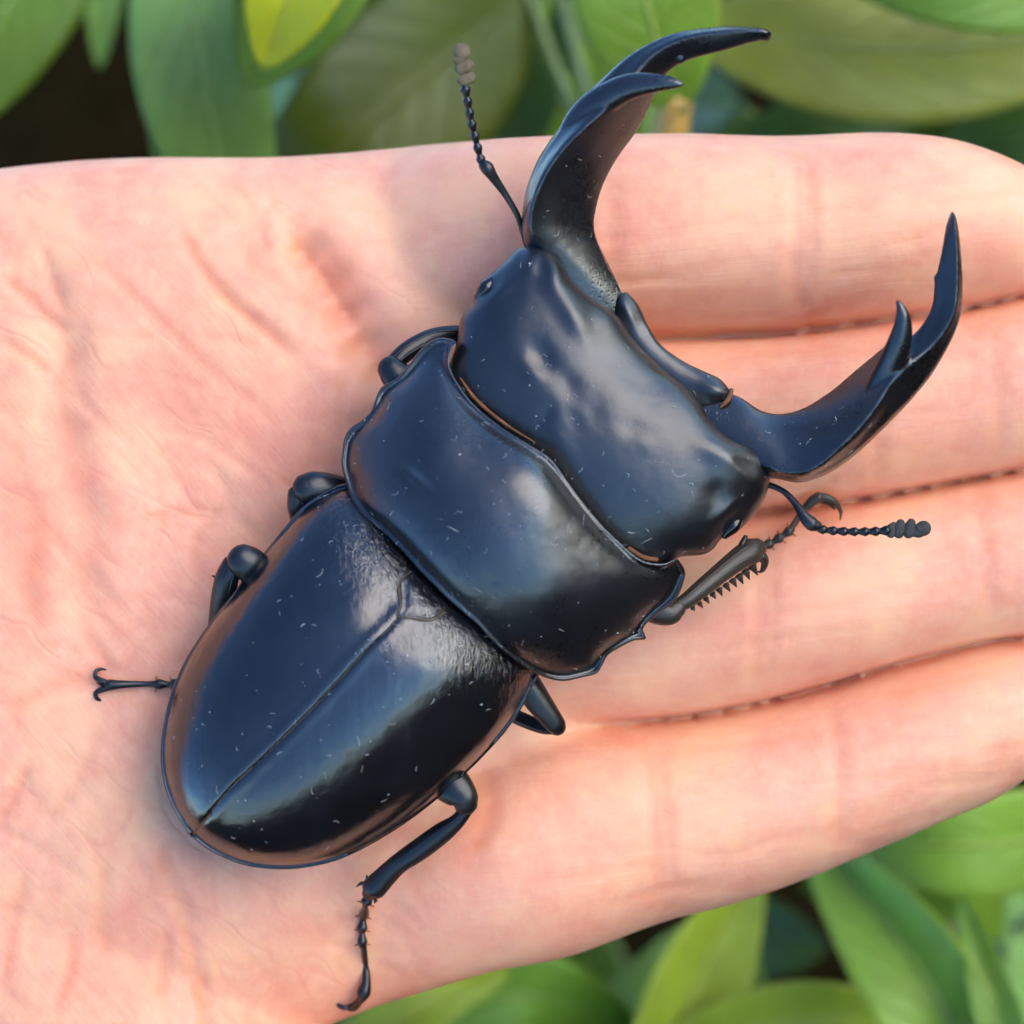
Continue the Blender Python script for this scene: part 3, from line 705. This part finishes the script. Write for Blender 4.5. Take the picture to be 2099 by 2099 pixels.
zth = np.maximum(zth, ph['rim'] + .02 * (d > .1))
zbh = ph['rim'] - .5 - 3.9 * np.clip(h, 0, 1)**.5
V, F, used = shell(ph, zth, zbh); o = mesh('head', V, F, m_head, beetle); TOPS.append((V, F[:len(ph['T'])]))
def zhead(x, y): return float(zth[np.argmin(((ph['P'] - (x, y))**2).sum(1))])
# upper lip bead across the front
LB = [(1262, 612, 7.6), (1279, 599, 7.6), (1290, 604, 7.6), (1309, 626, 7.6), (1331, 672, 7.6), (1356, 708, 7.6), (1400, 740, 7.6), (1443, 761, 7.6), (1476, 777, 7.6), (1497, 804, 7.6), (1488, 822, 7.6), (1465, 836, 7.6), (1440, 845, 7.6), (1400, 815, 7.6), (1350, 775, 7.6), (1310, 735, 7.6), (1275, 690, 7.6), (1258, 650, 7.6)]
pb = plate(LB, nb=240, step=5, offs=(1.5, 3, 5, 7))
zlb = pb['rim'] + 0.95 * (pb['h'] + .001)**.36 + gauss(pb['P'], [(1290, 640, 26, 9, 60, .5), (1470, 800, 24, 12, 20, .5), (1300, 650, 8, 30, -30, -.25)])
V, F, _ = shell(pb, zlb, pb['rim'] - 2.2 * (pb['h'] + .001)**.5); mesh('upper_lip', V, F, m_head, beetle); TOPS.append((V, F[:len(pb['T'])]))
g = Geo(); g.tube([(1499, 800, 8.2, 5), (1493, 818, 8.6, 6), (1478, 834, 8.6, 3)], ns=8); mesh('lip_fringe', *g.arr(), m_fringe, beetle)
# eyes and their ridge
for (c, an, zz) in (((996, 590), 50, 9.2), ((1503, 1078), 50, 9.1)):
    zz = zhead(*c) - .55
    g = Geo(); u = (math.cos(math.radians(-an)), math.sin(math.radians(-an)))
    g.tube([(c[0] - 26 * u[0], c[1] - 26 * u[1], zz + .1, 8), (c[0], c[1], zz + .4, 15), (c[0] + 26 * u[0], c[1] + 26 * u[1], zz + .1, 8)], ns=14, n=16)
    mesh('eye', *g.arr(), m_eye, beetle)

# --- mandibles: lofted between outer edge, ridge and inner edge, with the big tooth fused on
def mandible(st, tooth, knobs):
    st = np.array(st, float); n = 70
    # columns: O(2) R(2) I(2) zo zr zi zb
    S_ = catmull(st, n); R = []
    for r in S_:
        O, Rg, I = r[0:2], r[2:4], r[4:6]; zo, zr, zi, zb = r[6:10]
        ring = [(*O, zo), (*(O * .52 + Rg * .48), zo + .60 * (zr - zo)), (*(O * .12 + Rg * .88), zr - .05 * (zr - zo)), (*(Rg * .9 + I * .1), zr - .10 * (zr - zi)), (*(Rg * .5 + I * .5), zi + .62 * (zr - zi)), (*(Rg * .12 + I * .88), zi + .26 * (zr - zi)), (*I, zi),
                (*(I * .7 + O * .3), zb), (*(I * .3 + O * .7), zb)]
        ring = catmull(np.array(ring), 40, True)
        R.append(atn(ring[:, :2], ring[:, 2]))
    g = Geo(); g.loft(R); g.tube(tooth, flat=.8, ns=20, n=40)
    for k in knobs: g.ball(at(*k[:3]), k[3] * kk(k[2]))
    V, F = g.arr()
    V, F, N = remesh(V, F, .13, 7, .5)
    o = mesh('mandible', V, F, m_mand, beetle); TOPS.append((V, F))
    P = to_px(V); b = st[0, 2:6].reshape(2, 2).mean(0)
    w = np.exp(-.5 * (np.linalg.norm(P - (st[1, 4:6] * .75 + st[2, 4:6] * .15 + st[2, 0:2] * .1), axis=1) / 34)**2)
    a = o.data.attributes.new('wrinkle', 'FLOAT', 'POINT'); a.data.foreach_set('value', w.astype(np.float32))
mandible([(1110, 610, 1160, 610, 1275, 700, 7.5, 9, 7, 5), (1092, 545, 1120, 520, 1290, 640, 7.5, 10, 7.2, 5), (1072, 492, 1088, 474, 1252, 550, 8, 11.2, 7.2, 5.3), (1069, 444, 1086, 440, 1220, 472, 8.4, 11.8, 7.4, 5.5), (1078, 388, 1099, 395, 1226, 414, 8.8, 12.2, 7.4, 5.7),
          (1096, 338, 1126, 345, 1243, 365, 9.2, 12.5, 7.4, 6), (1121, 295, 1160, 302, 1268, 320, 9.6, 12.7, 7.5, 6.4), (1160, 242, 1202, 262, 1302, 274, 10, 12.9, 7.8, 6.8), (1206, 188, 1245, 225, 1327, 233, 10.5, 13, 8.4, 7.3),
          (1237, 157, 1285, 186, 1336, 206, 10.8, 13, 9.4, 8.0), (1277, 121, 1312, 142, 1354, 166, 11.2, 12.9, 10.8, 9.2), (1315, 96, 1342, 110, 1376, 143, 11.6, 13.1, 11.4, 10), (1361, 74, 1384, 86, 1404, 127, 12, 13.4, 11.8, 10.5),
          (1408, 62, 1425, 73, 1436, 117, 12.3, 13.7, 12.2, 11), (1480, 54, 1490, 64, 1490, 103, 12.8, 14.1, 12.8, 11.6), (1539, 55, 1542, 62, 1540, 88, 13.2, 14.3, 13.2, 12.3), (1570, 59, 1572, 64, 1572, 82, 13.5, 14.2, 13.4, 12.9), (1581, 66, 1582, 68, 1582, 74, 13.6, 13.9, 13.6, 13.3)],
         [(1150, 290, 10.0, 16), (1190, 240, 11.0, 28), (1235, 206, 12.0, 32), (1290, 178, 13.3, 28), (1345, 170, 14.1, 20), (1385, 171, 14.5, 11), (1398, 174, 14.6, 5)], [(1395, 119, 12.1, 13), (1571, 76, 13.3, 10)])
mandible([(1490, 1000, 1450, 930, 1370, 800, 7.5, 9, 7, 5), (1545, 985, 1520, 940, 1425, 800, 7.5, 10, 7.2, 5), (1588, 982, 1588, 962, 1502, 806, 8, 11.2, 7.2, 5.3), (1640, 990, 1642, 970, 1560, 840, 8.4, 11.8, 7.4, 5.5), (1690, 975, 1682, 950, 1604, 847, 8.8, 12.2, 7.4, 5.7),
          (1736, 947, 1716, 919, 1652, 834, 9.2, 12.5, 7.4, 6), (1786, 904, 1753, 881, 1702, 802, 9.6, 12.7, 7.5, 6.4), (1835, 855, 1791, 831, 1748, 763, 10, 12.9, 7.8, 6.8), (1871, 817, 1819, 784, 1787, 731, 10.5, 13, 8.4, 7.3),
          (1907, 773, 1856, 748, 1820, 706, 10.8, 13, 9.4, 8.0), (1936, 726, 1904, 711, 1862, 692, 11.2, 12.9, 10.8, 9.2), (1958, 682, 1936, 675, 1887, 669, 11.6, 13.1, 11.4, 10), (1971, 639, 1955, 640, 1909, 630, 12, 13.4, 11.8, 10.5),
          (1974, 581, 1962, 585, 1915, 583, 12.3, 13.7, 12.2, 11), (1970, 515, 1962, 520, 1930, 512, 12.8, 14.1, 12.8, 11.6), (1965, 468, 1959, 472, 1939, 462, 13.2, 14.3, 13.2, 12.3), (1959, 442, 1955, 444, 1946, 442, 13.5, 14.2, 13.4, 12.9), (1953, 432, 1952, 433, 1950, 432, 13.6, 13.9, 13.6, 13.3)],
         [(1765, 850, 10.0, 14), (1798, 800, 11.0, 26), (1824, 755, 12.0, 30), (1843, 705, 13.3, 26), (1851, 660, 14.1, 18), (1846, 630, 14.5, 10), (1840, 618, 14.6, 5)], [(1926, 571, 12.3, 13)])

# --- antennae: scape with funicle and club
def antenna(scape, fun, club, clubmat):
    g = Geo(); g.tube(scape, ns=12, n=40); o = mesh('antenna', *g.arr(), m_leg, beetle)
    f = catmull(np.array(fun, float), 8); g = Geo()
    for a, b in zip(f[:-1], f[1:]):
        r = a[3]; q = lambda t: a[:3] * (1 - t) + b[:3] * t
        g.tube([(*q(-.05), r * .55), (*q(.25), r * .8), (*q(.72), r * 1.15), (*q(1.0), r * .75)], ns=10, n=10)
    mesh('funicle', *g.arr(), m_leg, o)
    for c in club:
        g = Geo()
        if len(c) == 4: g.ball(at(*c[:3]), c[3] * kk(c[2]), (1, 1, .55), 16)
        else: g.tube(c, flat=.6, ns=14, n=18)
        mesh('club_segment', *g.arr(), clubmat, o)
antenna([(1082, 505, 8, 7), (1070, 470, 8.4, 6), (1060, 440, 9, 6), (1038, 402, 9.6, 7), (1013, 366, 10.2, 10), (999, 345, 10.5, 14), (992, 338, 10.5, 12)],
        [(990, 342, 10.3, 8.5), (981, 310, 10.8, 8.5), (972, 273, 11.3, 8.5), (964, 239, 11.8, 8.5), (957, 200, 12.2, 9.5), (953, 176, 12.4, 11)],
        [[(948, 165, 12.5, 12), (962, 160, 12.5, 13), (966, 157, 12.5, 10)], [(944, 140, 12.6, 14), (958, 134, 12.6, 14), (963, 132, 12.6, 10)], [(939, 123, 12.7, 12), (945, 118, 12.7, 14), (945, 112, 12.7, 12)], (947, 106, 12.8, 18)], m_club)
m_club2 = simple('dark_club', (.03, .027, .022), .8)
antenna([(1568, 992, 7.6, 7), (1590, 999, 7.8, 6), (1612, 1012, 8, 6.5), (1632, 1034, 8.2, 8), (1648, 1058, 8.4, 12), (1664, 1074, 8.4, 15), (1675, 1078, 8.4, 11)],
        [(1672, 1083, 8.2, 8.5), (1706, 1088, 8, 8.5), (1757, 1090, 7.8, 8.5), (1800, 1089, 7.8, 9.5), (1824, 1087, 7.8, 11)],
        [[(1826, 1094, 7.8, 10), (1828, 1082, 7.8, 10), (1832, 1075, 7.8, 6)], [(1842, 1094, 7.8, 11), (1845, 1078, 7.8, 12), (1846, 1072, 7.8, 9)], [(1862, 1094, 7.8, 11), (1866, 1078, 7.8, 12), (1868, 1071, 7.8, 9)], [(1872, 1092, 7.8, 9), (1882, 1090, 7.8, 13), (1886, 1086, 7.8, 15)], (1893, 1083, 7.8, 16)], m_club2)

# --- legs: the thigh carries tibia, tarsus and claws
def leg(femur, tibia=None, spines=(), tarsus=None, last=None, claws=(), flat=.75, mat=None):
    mat = mat or m_leg
    g = Geo(); g.tube(femur, flat=.8, ns=20, n=50); o = mesh('leg', *g.arr(), mat, beetle)
    if tibia is not None:
        g = Geo(); g.tube(tibia, flat=flat, ns=16, n=50)
        for s in spines: g.tube(s, ns=8, n=10, roundcap=False)
        P_ = np.array(tibia, float)                                       # two raised edges along the shin
        Q = P_.copy(); kz = P_[:, 3] * WID / SRC * flat
        for off in (-.45, .35):
            T_ = np.gradient(P_[:, :2], axis=0); T_ /= np.linalg.norm(T_, axis=1)[:, None]
            N_ = np.stack([-T_[:, 1], T_[:, 0]], 1)
            g.tube(np.c_[P_[:, :2] + N_ * P_[:, 3:4] * off, P_[:, 2] + kz * .86, np.maximum(P_[:, 3] * .13, 1.2)], ns=6, n=40)
        mesh('tibia', *g.arr(), mat, o)
    if tarsus is not None:
        g = Geo(); pads = Geo(); f = np.array(tarsus, float)
        for a, b in zip(f[:-1], f[1:]):
            r = a[3]; q = lambda t: a[:3] * (1 - t) + b[:3] * t
            g.tube([(*q(-.05), r * .55), (*q(.3), r * .75), (*q(.75), r * 1.2), (*q(1.02), r * .8)], ns=10, n=12)
            d_ = (b - a)[:2]; d_ = d_ / (np.linalg.norm(d_) + 1e-9); n_ = np.array([d_[1], -d_[0]]); e = q(.85)
            for sgn in (1, -1):
                pads.tube([(*e, r * .5), (e[0] + sgn * n_[0] * r * 1.9 + d_[0] * 4, e[1] + sgn * n_[1] * r * 1.9 + d_[1] * 4, e[2] - .25, .8)], ns=5, n=5, roundcap=False)
        if last is not None: g.tube(last, ns=12, n=24)
        t = mesh('tarsus', *g.arr(), mat, o); mesh('tarsal_hairs', *pads.arr(), m_pad, o)
    for c in claws:
        g = Geo(); g.tube(c, ns=8, n=26); mesh('claw', *g.arr(), mat, o)
    return o

# hind leg on the side of the index finger
zA, zB, zC = hand_z(745, 1900), hand_z(748, 2000), hand_z(700, 2062)
leg([(800, 1510, 5.0, 34), (880, 1572, 5.8, 42), (925, 1608, 6.8, 41), (950, 1634, 7.2, 31), (955, 1648, 7.2, 25)],
    [(956, 1658, 7.0, 15), (946, 1673, 6.8, 15), (932, 1688, 6.4, 17), (905, 1708, 5.6, 22), (860, 1741, 4.6, 23), (818, 1770, 3.8, 21), (790, 1796, 3.0, 23), (765, 1822, 2.4, 25), (757, 1832, 2.2, 16)],
    [[(752, 1812, 2.3, 5), (740, 1811, 2.1, 4), (729, 1819, 1.8, .6)], [(762, 1822, 2.2, 5), (757, 1822, 2.1, 4), (750, 1820, 2.0, .6)], [(770, 1845, 2, 5), (767, 1852, 1.8, .8)], [(752, 1800, 2.6, 3.5), (752, 1792, 2.6, .6)]],
    [(757, 1832, 1.9, 10), (750, 1853, 1.5, 9), (745, 1881, zA + .6, 9), (742, 1909, zA + .5, 9), (743, 1938, zA + .5, 8.5)],
    [(745, 1938, zA + .5, 6.5), (749, 1975, zB + .5, 6.5), (751, 2010, zB + .5, 9), (746, 2034, zB + .5, 14), (741, 2048, zB + .4, 9)],
    [[(740, 2046, zB + .5, 6), (722, 2062, zC + .4, 6), (703, 2065, zC + .35, 5.2), (690, 2056, zC + .25, 4), (684, 2048, zC + .1, 1.2)], [(742, 2050, zB + .2, 5), (728, 2068, zC + .1, 4.5), (712, 2070, zC - .1, 2)]])
# middle leg on the same side: only the thigh shows
leg([(1010, 1320, 5.2, 28), (1070, 1390, 5.6, 30), (1105, 1440, 5.4, 27), (1138, 1484, 5.0, 21), (1143, 1492, 4.9, 18)],
    [(1140, 1496, 4.4, 10), (1110, 1490, 3.6, 14), (1060, 1470, 2.6, 15), (1000, 1440, 1.8, 14)], [], None)
m_leg_brown = chitin('leg_brown', .42, .45, col=(.020, .015, .010))
# front leg on the fingers
zD, zE = hand_z(1610, 1135), max(hand_z(1690, 1085), hand_z(1660, 990)) - .6
leg([(1290, 1215, 6.0, 30), (1335, 1245, 6.2, 30), (1370, 1255, 6.2, 27), (1388, 1246, 6.2, 20)],
    [(1392, 1240, 6.2, 15), (1412, 1228, 6.0, 17), (1440, 1205, 5.6, 19), (1480, 1172, 4.8, 21), (1515, 1145, 4.0, 24), (1540, 1130, 3.5, 27), (1552, 1124, 3.2, 22)],
    [[(1520, 1118, 3.9, 7), (1527, 1104, 3.8, 6), (1529, 1097, 3.8, 4)], [(1556, 1138, 3.2, 14), (1568, 1150, 2.8, 9), (1562, 1170, 2.2, 5), (1553, 1172, 2.0, 1)]] +
    [[(1420 + i * 13.5, 1246 - i * 9.6, 4.9 - i * .25, 5.5 + i * .5), (1424 + i * 13.5 + i * .6 + (i * 7 % 4) * .8, 1252 - i * 9.2 + i * 1.1 + (i * 5 % 3), 4.6 - i * .25, 1)] for i in range(10)],
    [(1558, 1122, zD + 1.2, 9), (1582, 1113, zD + .7, 9), (1602, 1100, zD + .6, 9), (1622, 1086, zD + .6, 8.5)],
    [(1620, 1086, zD + .6, 6.5), (1640, 1056, zE + .7, 7), (1662, 1030, zE + .8, 10), (1678, 1019, zE + .9, 11)],
    [[(1678, 1018, zE + .9, 8), (1695, 1020, zE + .9, 8), (1712, 1030, zE + .7, 6), (1723, 1048, zE + .4, 4), (1722, 1066, zE + .15, 1.2)], [(1680, 1024, zE + .4, 7), (1698, 1030, zE + .3, 6), (1710, 1042, zE, 3)]], mat=m_leg_brown)
# front leg folded forward under the head
zG = hand_z(880, 640)
leg([(930, 830, 5.6, 32), (860, 800, 6.2, 34), (815, 772, 6.6, 32), (800, 755, 6.6, 28)],
    [(806, 745, 6.4, 18), (840, 716, 6.0, 20), (890, 692, 5.2, 20), (950, 688, 4.2, 21), (1000, 700, 3.4, 22)], [], None)
# middle leg by the wing case shoulder
leg([(760, 1040, 5.6, 30), (700, 1010, 6.4, 32), (650, 999, 7.2, 33), (627, 1001, 7.4, 31)],
    [(609, 1012, 7.2, 20), (612, 1040, 6.6, 23), (620, 1080, 4.8, 20), (630, 1120, 3.2, 20)], [[(600, 1016, 7.2, 6), (594, 1012, 7.2, 2)]], None)
# hind leg whose foot reaches out on the palm
zH, zI = hand_z(330, 1402), hand_z(210, 1402)
leg([(600, 1240, 5.2, 32), (550, 1190, 6.2, 35), (515, 1160, 7.4, 37), (496, 1147, 7.8, 34)],
    [(476, 1158, 7.4, 22), (464, 1190, 6.8, 25), (455, 1240, 5.4, 25), (446, 1300, 3.4, 21), (448, 1350, 2.2, 22)], [[(446, 1184, 6.8, 4), (434, 1180, 6.8, 1)], [(440, 1218, 5.8, 4), (432, 1224, 5.6, 1)]],
    [(446, 1372, 1.8, 9), (410, 1392, zH + 1.0, 9), (380, 1399, zH + .8, 9), (350, 1403, zH + .7, 9), (318, 1402, zH + .6, 8.5)],
    [(320, 1402, zH + .6, 6), (290, 1402, zH + .6, 6), (250, 1403, zI + .6, 8.5), (225, 1404, zI + .6, 12)],
    [[(222, 1400, zI + .6, 6), (205, 1394, zI + .6, 6), (195, 1386, zI + .5, 5), (198, 1375, zI + .4, 4), (208, 1371, zI + .2, 3), (218, 1373, zI + .1, 1.2)], [(222, 1410, zI + .6, 6), (205, 1415, zI + .6, 6), (196, 1421, zI + .5, 5), (198, 1431, zI + .4, 4), (206, 1435, zI + .2, 3), (214, 1434, zI + .1, 1.2)],
     [(222, 1405, zI + .5, 4), (208, 1404, zI + .5, 2.5), (198, 1399, zI + .4, 1)]])

# --- lint and dust lying on the shell
bvh = []
for V, F in TOPS: bvh.append(BVHTree.FromPolygons([Vector(v) for v in V], [tuple(map(int, f)) for f in F]))
def surf(px, py):
    best = None; p = at(px, py, 10); o = Vector((0, 0, CAMH)); dr = (p - o).normalized()
    for b in bvh:
        r = b.ray_cast(o, dr)
        if r[0] is not None and (best is None or r[3] < best[3]): best = r
    return best
g = Geo(); made = 0
boxes = [((340, 1000, 1090, 1770), 150), ((700, 700, 1400, 1390), 171), ((940, 520, 1570, 1140), 90), ((1080, 250, 1240, 560), 22), ((1560, 800, 1850, 980), 22)]
rimline = [np.array(catmull(np.array([p[:2] for p in PRO], float), 400, True))]
for bx, cnt in boxes:
    k = 0
    for _ in range(cnt * 4):
        if k >= cnt: break
        x, y = rng.uniform(bx[0], bx[2]), rng.uniform(bx[1], bx[3])
        if cnt == 171 and rng.random() < .5:
            q = rimline[0][rng.integers(0, 400)]; x, y = q + rng.normal(0, 1, 2) * 9 + (np.array([1050, 1045]) - q) * .05
        r = surf(x, y)
        if r is None: continue
        k += 1; c = np.array(r[0]); n = np.array(r[1]); n = n if n[2] > 0 else -n
        if n[2] < .25: continue
        t = np.cross(n, rng.normal(size=3)); t /= np.linalg.norm(t); b = np.cross(n, t)
        if rng.random() < .58:
            s = rng.uniform(.022, .055) * (1.6 if rng.random() < .06 else 1); g.ball(c + n * s * .5, s, (1, rng.uniform(.6, 1.2), .7), 5)
        else:
            ln = rng.uniform(.10, .32) * (2.0 if rng.random() < .08 else 1); cv = rng.normal(0, .5)
            u = np.linspace(-1, 1, 5)
            pts = c + n * .03 + np.outer(u * ln, t) + np.outer((u**2) * ln * cv, b)
            g.tube(np.c_[pts, np.full(5, rng.uniform(.012, .024))], px=False, ns=4, n=6, upv=n, roundcap=False)
mesh('lint', *g.arr(), m_lint, beetle, kind='stuff', label='pale lint fibres and dust specks stuck to the shell')

# ------------------------------------------------------------------ the plants behind the hand
def leaf_geo(mid, w, fold=.25, roll=0., curl=0., nu=26, nv=12, wave=.0):
    M_ = catmull(np.array([tuple(at(*p)) for p in mid]), nu); T = np.gradient(M_, axis=0); T /= np.linalg.norm(T, axis=1)[:, None]
    u = np.linspace(0, 1, nu); z = M_[:, 2].mean(); wm = w * kk(z)
    prof = np.sin(np.pi * np.clip(u, 0, 1)**.85)**.72; prof[0] = .02; prof[-1] = .004
    A, UVs = [], []; ph_ = rng.uniform(0, 6)
    for i in range(nu):
        sd_ = np.cross(T[i], (0, 0, 1)); sd_ /= np.linalg.norm(sd_) + 1e-9; n_ = np.cross(sd_, T[i])
        c, s = math.cos(roll), math.sin(roll); sd2, n2 = sd_ * c + n_ * s, n_ * c - sd_ * s
        for j in range(nv + 1):
            v = j / nv * 2 - 1; x = v * prof[i] * wm
            lift = abs(x) * fold - curl * (x * x) / wm + wave * wm * math.sin(u[i] * 14 + ph_) * v * v
            A.append(M_[i] + sd2 * x + n2 * lift); UVs.append((u[i], j / nv))
    V = np.array(A); n1 = nv + 1
    F = [(i * n1 + j, (i + 1) * n1 + j, (i + 1) * n1 + j + 1, i * n1 + j + 1) for i in range(nu - 1) for j in range(nv)]
    th = .35; B = V + np.array([0, 0, -th]); n = len(V)
    F2 = F + [tuple(n + k for k in f[::-1]) for f in F]
    bd = [i * n1 for i in range(nu)] + [(nu - 1) * n1 + j for j in range(1, n1)] + [i * n1 + nv for i in range(nu - 2, -1, -1)] + [j for j in range(nv - 1, 0, -1)]
    for a, b in zip(bd, bd[1:] + bd[:1]): F2.append((b, a, n + a, n + b))
    return np.vstack([V, B]), F2, UVs + UVs, M_[0]

def ground_below(p):
    """point where a plumb line from p (palm frame, mm) meets the soil"""
    p = Vector(p); t = LIFT.z * 1000 + UP.dot(p); return p - UP * t

def plant(label, node, leaves, fill, stem_mat=None, r=2.2, via=None):
    nd = np.array(at(*node)); gb = np.array(ground_below(nd))
    root = thing('leafy_plant', label, 'plant', tuple(gb), group='leafy plants behind the hand')
    mid = np.array(at(*via)) if via else (nd + gb) / 2 + np.array([6, 4, -6])
    if via: gb = np.array(ground_below(mid)); root['base'] = [float(c) for c in gb]; root.matrix_world = Matrix.Translation(LIFT + FR @ (Vector(gb) * .001)) @ FR.to_4x4()
    g = Geo(); g.tube(np.c_[np.vstack([gb - np.array(UP) * 4, (gb * .6 + mid * .4), (gb * .15 + mid * .85), (mid * .7 + nd * .3), (mid * .3 + nd * .7), nd]), [r * 1.3, r * 1.2, r * 1.1, r, r * .95, r * .8]], px=False, ns=12, n=24); mesh('stem', *g.arr(), stem_mat or m_stem, root)
    line = catmull(np.vstack([gb, mid, nd]), 30)
    for (m, w, mat, kw) in leaves + fill:
        V, F, UVs, b = leaf_geo(m, w, **kw)
        lo = mesh('leaf', V, F, mat, root, uv=UVs)
        q = line[np.argmin(((line - b)**2).sum(1) + 400 * (np.arange(30) < 4))]
        g = Geo(); bb = np.array(b); mm_ = (bb + q) / 2 + np.array([0, 0, -8])
        g.tube(np.c_[np.vstack([q, mm_, bb]), [1.0, .8, .7]], px=False, ns=8, n=14); mesh('petiole', *g.arr(), m_stem, lo)
    return root

def filler(n, x0, x1, y0, y1, z0, z1, mats, w=(70, 120)):
    out = []
    for _ in range(n):
        x, y, z = rng.uniform(x0, x1), rng.uniform(y0, y1), rng.uniform(z0, z1); a = rng.uniform(0, 2 * math.pi); ln = rng.uniform(200, 380)
        c, s = math.cos(a) * ln / 2, math.sin(a) * ln / 2; tl = rng.uniform(-25, 25)
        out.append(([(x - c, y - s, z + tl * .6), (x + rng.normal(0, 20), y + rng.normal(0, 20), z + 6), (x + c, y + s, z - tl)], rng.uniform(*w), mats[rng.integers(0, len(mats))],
                    dict(fold=rng.uniform(.05, .4), roll=rng.normal(0, .35), curl=rng.uniform(0, .25))))
    return out

plant('plant with drooping blue-green leaves and one bright yellow-green leaf above the palm', (520, -420, -95),
      [([(140, -320, -92), (70, -110, -90), (-15, 70, -88), (-125, 300, -92)], 150, L_green, dict(fold=.1, roll=-.2, curl=.2)),
       ([(225, -260, -120), (215, -60, -116), (203, 142, -118)], 46, L_blue, dict(fold=.3)),
       ([(400, -300, -84), (402, 0, -76), (425, 210, -74), (480, 430, -82), (520, 640, -95)], 140, L_blue, dict(fold=.12, roll=.1, curl=.15)),
       ([(670, -300, -50), (615, -70, -46), (538, 142, -50)], 118, L_bright, dict(fold=.3, roll=-.1)),
       ([(700, -300, -66), (630, -60, -60), (505, 182, -62)], 150, L_green, dict(fold=.18, roll=-.15))],
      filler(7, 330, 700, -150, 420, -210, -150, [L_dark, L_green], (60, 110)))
plant('plant with amber stalk, upright bright green leaf and broad dark olive leaves', (1384, 208, -71),
      [([(1398, 222, -70), (1352, 100, -66), (1310, -60, -64), (1290, -260, -70)], 150, L_spring, dict(fold=.1, roll=.15, curl=.2)),
       ([(1080, -20, -120), (880, 150, -108), (700, 300, -104), (540, 450, -112)], 190, L_deep_olive, dict(fold=.15, roll=.25, curl=.15)),
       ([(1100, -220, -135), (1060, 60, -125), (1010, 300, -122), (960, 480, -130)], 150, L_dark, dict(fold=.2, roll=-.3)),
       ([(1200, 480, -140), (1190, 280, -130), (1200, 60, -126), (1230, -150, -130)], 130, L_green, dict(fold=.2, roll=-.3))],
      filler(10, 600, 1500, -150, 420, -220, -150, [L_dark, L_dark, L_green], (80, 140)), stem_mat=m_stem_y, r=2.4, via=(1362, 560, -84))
plant('plant with broad rounded olive leaves overlapping beyond the fingertips', (2200, 140, -110),
      [([(1400, 40, -88), (1600, 80, -82), (1850, 100, -82), (2120, 80, -86), (2360, 20, -95)], 152, L_olive, dict(fold=.05, roll=.1, curl=.15)),
       ([(2420, -60, -76), (2160, -30, -68), (1930, -28, -66), (1660, -70, -72)], 92, L_green, dict(fold=.1, roll=.15)),
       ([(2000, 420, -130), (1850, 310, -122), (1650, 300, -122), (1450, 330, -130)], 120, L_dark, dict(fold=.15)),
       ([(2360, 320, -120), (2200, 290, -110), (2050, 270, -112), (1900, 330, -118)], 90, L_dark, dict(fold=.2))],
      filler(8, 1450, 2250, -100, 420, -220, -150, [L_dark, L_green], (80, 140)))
plant('plant with pointed spring-green leaves growing below the index finger', (1720, 2420, -120),
      [([(1600, 1690, -104), (1780, 1720, -92), (1950, 1735, -86), (2130, 1715, -88), (2330, 1640, -96)][::-1], 108, L_spring, dict(fold=.15, roll=.15, curl=.1)),
       ([(2060, 2300, -78), (1950, 2090, -74), (1830, 1910, -78), (1650, 1700, -90)], 118, L_spring, dict(fold=.75, roll=.25)),
       ([(2110, 2320, -70), (2050, 2090, -68), (2005, 1950, -70), (1968, 1834, -74)], 52, L_green, dict(fold=.4, roll=.2)),
       ([(2160, 2350, -120), (2170, 2100, -112), (2130, 1930, -112), (2080, 1780, -116)], 120, L_blue, dict(fold=.3, roll=-.2))],
      filler(12, 1500, 2250, 1700, 2250, -210, -140, [L_dark, L_green, L_blue], (70, 120)))
plant('plant with folded yellow-green leaves tucked under the base of the index finger', (1380, 2500, -130),
      [([(1330, 2380, -96), (1390, 2140, -90), (1450, 1970, -92), (1560, 1770, -100)], 112, L_yellow, dict(fold=.45, roll=-.15)),
       ([(1640, 2300, -104), (1540, 2120, -100), (1500, 1980, -102), (1530, 1820, -108)], 80, L_green, dict(fold=.5, roll=.2)),
       ([(1180, 2300, -100), (1520, 2120, -88), (1750, 2090, -88), (1960, 2180, -96)], 92, L_yellow, dict(fold=.2, roll=-.2)),
       ([(620, 2260, -112), (850, 2110, -100), (1080, 2040, -98), (1330, 2130, -108)], 120, L_green, dict(fold=.2, roll=-.2, curl=.1)),
       ([(600, 2340, -92), (760, 2150, -84), (900, 2050, -84), (1050, 1990, -90)], 70, L_yellow, dict(fold=.3, roll=.2)),
       ([(1100, 2420, -110), (1230, 2200, -108), (1320, 2050, -112), (1400, 1900, -116)], 90, L_blue, dict(fold=.4, roll=.2))],
      filler(12, 600, 1600, 1880, 2300, -210, -140, [L_dark, L_green, L_dark], (70, 120)))
